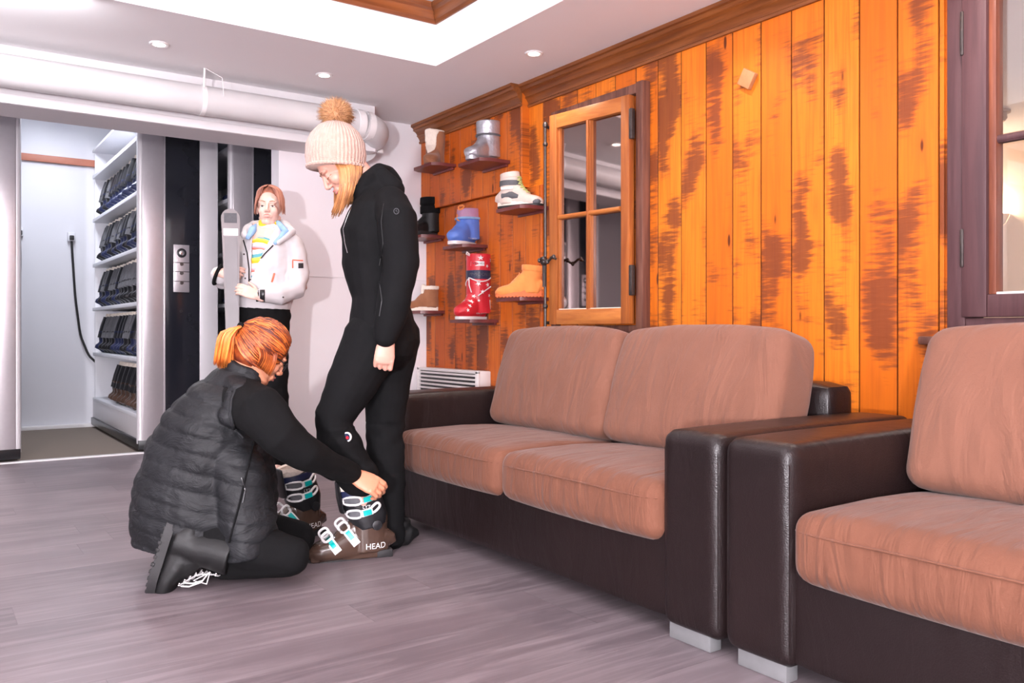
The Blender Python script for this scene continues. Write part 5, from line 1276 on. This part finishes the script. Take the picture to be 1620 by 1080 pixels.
me = fuse(bm, .0035, 2); sk3 = mk('body', me, ['skin_man', 'lips', 'eye', 'iris', 'brow'], MN, smooth=None); head_paint(me, MM, dict(lips=1, eye=2, iris=3, brow=4)); me.transform(Matrix.Translation(-mb)); face_parts(me, MM, sk3, mb, lipc='lips_man')
bm = B(); rr = random.Random(2)
ell(bm, (-.02, 0, .046), (.094, .082, .088), MM, 24, 14)
for i in range(330):
    sg = 1 if i % 2 else -1; u = rr.random(); v = rr.random(); pts = []
    for t in np.linspace(0, 1, 8):
        a = (.15+1.35*t)*sg*(.35+.65*u)
        x = -.06+.14*v; rad_ = .090; q = Vector((x*(1-.2*t)+.012*(1-v), rad_*.98*math.sin(min(abs(a), PI*.5))*sg, .042+.094*math.cos(a)-max(0, t-.55)*.16*(.6+u*.6)))
        lim = 1-(x/.105)**2*.35; q.y *= lim; q.z = .042+(q.z-.042)*(lim if q.z > .042 else 1); pts.append(MM @ q)
    loft(bm, pts, [(.0045, .0025)]*7+[(.001, .001)], n=4)
mk('hair', bm, 'hair_man', MN, world=True, smooth=None)
# pullover, jacket, trousers
bm = B(); limb(bm, [P(427, 348, D-.01), P(425, 370, D-.01), P(420, 410, D), P(417, 465, D)], [(.052, .052), (.11, .075), (.145, .112), (.14, .112)], side=RT); me = fuse(bm, .006, 2); mk('pullover', me, 'sweater', MN, world=True)
bm = B()
limb(bm, [P(424, 374, D), P(421, 405, D), P(419, 440, D), P(416, 474, D), P(415, 480, D)], [(.145, .095), (.165, .125), (.158, .125), (.168, .128), (.168, .128)], side=RT)
limb(bm, [P(400, 376, D), P(385, 392, D), P(368, 440, D+.02), P(352, 444, D-.06), P(347, 436, D-.10)], [.06, .062, .054, .050, .050])
limb(bm, [P(450, 376, D), P(466, 392, D), P(472, 430, D-.01), P(468, 458, D-.06), P(440, 466, D-.14), P(418, 467, D-.18)], [.062, .064, .064, .060, .056, .046])
def mf(co, no): return [.008*noise.noise(Vector((c[0]*9, c[1]*9, c[2]*16)))+.003*noise.noise(Vector((c[0]*26, c[1]*26, c[2]*36))) for c in co]
me = fuse(bm, .006, 2, mf)
mt_ = bpy.data.meshes.new('j'); b0 = B(); b0.from_mesh(me)                      # open the jacket front as a V
tri = lambda x, y: None
rem = []
for f in b0.faces:
    c = f.calc_center_median(); v = c-Vector((0, 0, CAMH)); d_ = v.dot(FW); px = 810+v.dot(RT)/d_*FPX; py = HOR-v.z/d_*FPX
    if f.normal.dot(-FW) > .0 and py < 442 and d_ < D-.01:
        cx = 396+(442-py)*.10; wdt = (442-py)*.36
        if abs(px-(cx+(442-py)*.16)) < wdt*.62: rem.append(f)
bmesh.ops.delete(b0, geom=rem, context='FACES')
mj = mk('jacket', b0, 'white_cloth', MN, world=True, smooth=None)
so = mj.modifiers.new('thick', 'SOLIDIFY'); so.thickness = .006; so.offset = -1
tmj = bvh(mj.data)
bm = B()                                                      # standing collar / hood roll
limb(bm, [P(386, 372, D-.10), P(392, 362, D-.04), P(402, 358, D+.03), P(430, 356, D+.08), P(452, 358, D+.03), P(462, 366, D-.05), P(440, 384, D-.12)], [.018, .026, .034, .038, .034, .026, .016])
me = fuse(bm, .005, 2, fold(18, .006)); mk('hood', me, 'white_cloth', mj, world=False).location = -mb
bm = B(); limb(bm, [P(392, 376, D-.115), P(400, 364, D-.08), P(410, 357, D-.02), P(440, 356, D-.02), P(452, 366, D-.08), P(436, 384, D-.125)], [.012, .022, .026, .026, .022, .012]); me = fuse(bm, .005, 2, fold(22, .006)); mk('collar_lining', me, 'blue_cloth', mj).location = -mb
drawline('zip', 'black_plastic', tmj, dense([(385, 380), (391, 400), (394, 425), (394, 448)]), MN, mj, .004)
drawline('zip', 'black_plastic', tmj, dense([(432, 388), (418, 402), (404, 420), (397, 438)]), MN, mj, .004)
drawline('pocket_zip', 'orange', tmj, dense([(434, 432), (430, 446)]), MN, mj, .005)
drawline('pocket_zip', 'orange', tmj, dense([(463, 424), (463, 411), (479, 412)]), MN, mj, .0035)
for (x0, y0, x1, y1, nm, mat) in ((472, 416, 480, 424, 'arm_patch', 'black_plastic'), (411, 458, 419, 478, 'cuff_strap', 'black_plastic'), (405, 459, 409, 477, 'cuff_edge', 'black_fabric')):
    b0 = B(); g_ = [[on(tmj, x0+(x1-x0)*i/5, y0+(y1-y0)*j/5, MN, .004) for i in range(6)] for j in range(6)]
    if all(p is not None for rw in g_ for p in rw):
        vv = [[b0.verts.new(p) for p in rw] for rw in g_]
        for j in range(5):
            for i in range(5): b0.faces.new((vv[j][i], vv[j][i+1], vv[j+1][i+1], vv[j+1][i]))
        o_ = mk(nm, b0, mat, mj); sm = o_.modifiers.new('t', 'SOLIDIFY'); sm.thickness = .003
    else: b0.free()
bm = B(); c = P(345, 434, D-.135); tube(bm, [c+UP*.052*math.cos(a)+FW*.03*math.sin(a)+RT*(.022*math.cos(a)) for a in np.linspace(0, 2*PI, 24, endpoint=False)], .010, 8, closed=True); mk('cuff', bm, 'black_fabric', mj).location = -mb
for (x, y) in ((386, 402), (407, 405), (388, 440), (396, 442), (448, 470)):
    c = on(tmj, x, y, MN, .002)
    if c: bm = B(); ell(bm, c, .005); mk('snap', bm, 'steel_dark', mj)
bm = B(); limb(bm, [P(415, 468, D), P(415, 500, D)], [(.155, .115), (.165, .125)], side=RT)
for s_ in (-1, 1): limb(bm, [P(415+s_*17, 500, D), P(415+s_*17, 620, D), P(415+s_*19, 730, D)], [.095, .085, .08])
me = fuse(bm, .007, 3, mf); mk('trousers', me, 'black_fabric', MN, world=True, smooth=None)
for s_ in (-1, 1):
    bm = B(); foot_elems(bm, .25, .09, .12, .08, .08, .1, .08, .1, .05); q = P(415+s_*19, 740, D-.02); bm.transform(Matrix.Translation((q.x, q.y, .012)) @ Matrix.Rotation(math.atan2(FW.y, FW.x), 4, 'Z')); mk('shoe', fuse(bm, .007, 2), 'black_leather', MN, world=True)
bm = B(); lathe(bm, [(.20, 0), (.20, .008), (.19, .012)], n=40); mk('stand', bm, 'steel_dark', MN)
# ski
SD = D-.20; sb = P(371, 0, SD); sb.z = 0
SK = empty('ski', sb, label='silver grey alpine ski held upright by the mannequin', cat='ski')
z1 = P(364, 330, SD); top = Vector((z1.x, z1.y, z1.z)); bot = sb.copy()
def skip(t): return bot.lerp(top, t)
nrm = (-FW*.98+RT*.2).normalized(); sdv = nrm.cross(UP).normalized()
bm = B(); ts = np.concatenate([np.linspace(0, .95, 36), 1-.05*np.cos(np.linspace(0, PI/2, 12))[1:]*0-.05*(1-np.sin(np.linspace(0, PI/2, 12)[1:]))]); ring_ = []
rows_ = []
for t in ts:
    wd = .034+.016*abs(t-.45)**1.5*2.6; 
    if t > .965: wd *= math.sqrt(max(.004, 1-((t-.965)/.035)**2))
    if t < .03: wd *= .8+.2*t/.03
    c = skip(t)+nrm*(-.02+.03*max(0, t-.88)**2*60*.5); th_ = .008
    rows_.append([bm.verts.new(c+sdv*wd+nrm*th_/2), bm.verts.new(c-sdv*wd+nrm*th_/2), bm.verts.new(c-sdv*wd-nrm*th_/2), bm.verts.new(c+sdv*wd-nrm*th_/2)])
for i in range(len(rows_)-1): bridge(bm, rows_[i], rows_[i+1])
bm.faces.new(rows_[0]); bm.faces.new(rows_[-1]); mk('ski_body', bm, 'mint', SK, world=True, smooth=30)
def onski(t, a, b, h, nm, mat, w_=.036, t0=.004):
    b0 = B(); c0, c1 = skip(a), skip(b); r0 = []
    for c in (c0, c1):
        o_ = c+nrm*(-.02+t0+.9*max(0, ((a if c is c0 else b)-.88))**2); r0.append([b0.verts.new(o_+sdv*w_), b0.verts.new(o_-sdv*w_), b0.verts.new(o_-sdv*w_+nrm*h), b0.verts.new(o_+sdv*w_+nrm*h)])
    bridge(b0, r0[0], r0[1]); b0.faces.new(r0[0]); b0.faces.new(r0[1]); bmesh.ops.bevel(b0, geom=list(b0.edges), offset=min(.004, h*.3), segments=2, affect='EDGES'); return mk(nm, b0, mat, SK, world=True)
onski(0, .95, .985, .002, 'tip_band', 'grey_fabric', .034); onski(0, .56, .90, .002, 'top_graphic', 'ski_top', .034); onski(0, .905, .93, .0015, 'white_band', 'white_plastic', .038)
onski(0, .36, .44, .03, 'toe_binding', 'black_plastic', .032); onski(0, .45, .475, .018, 'binding_plate', 'white_plastic', .03); onski(0, .16, .25, .04, 'heel_binding', 'black_plastic', .032)
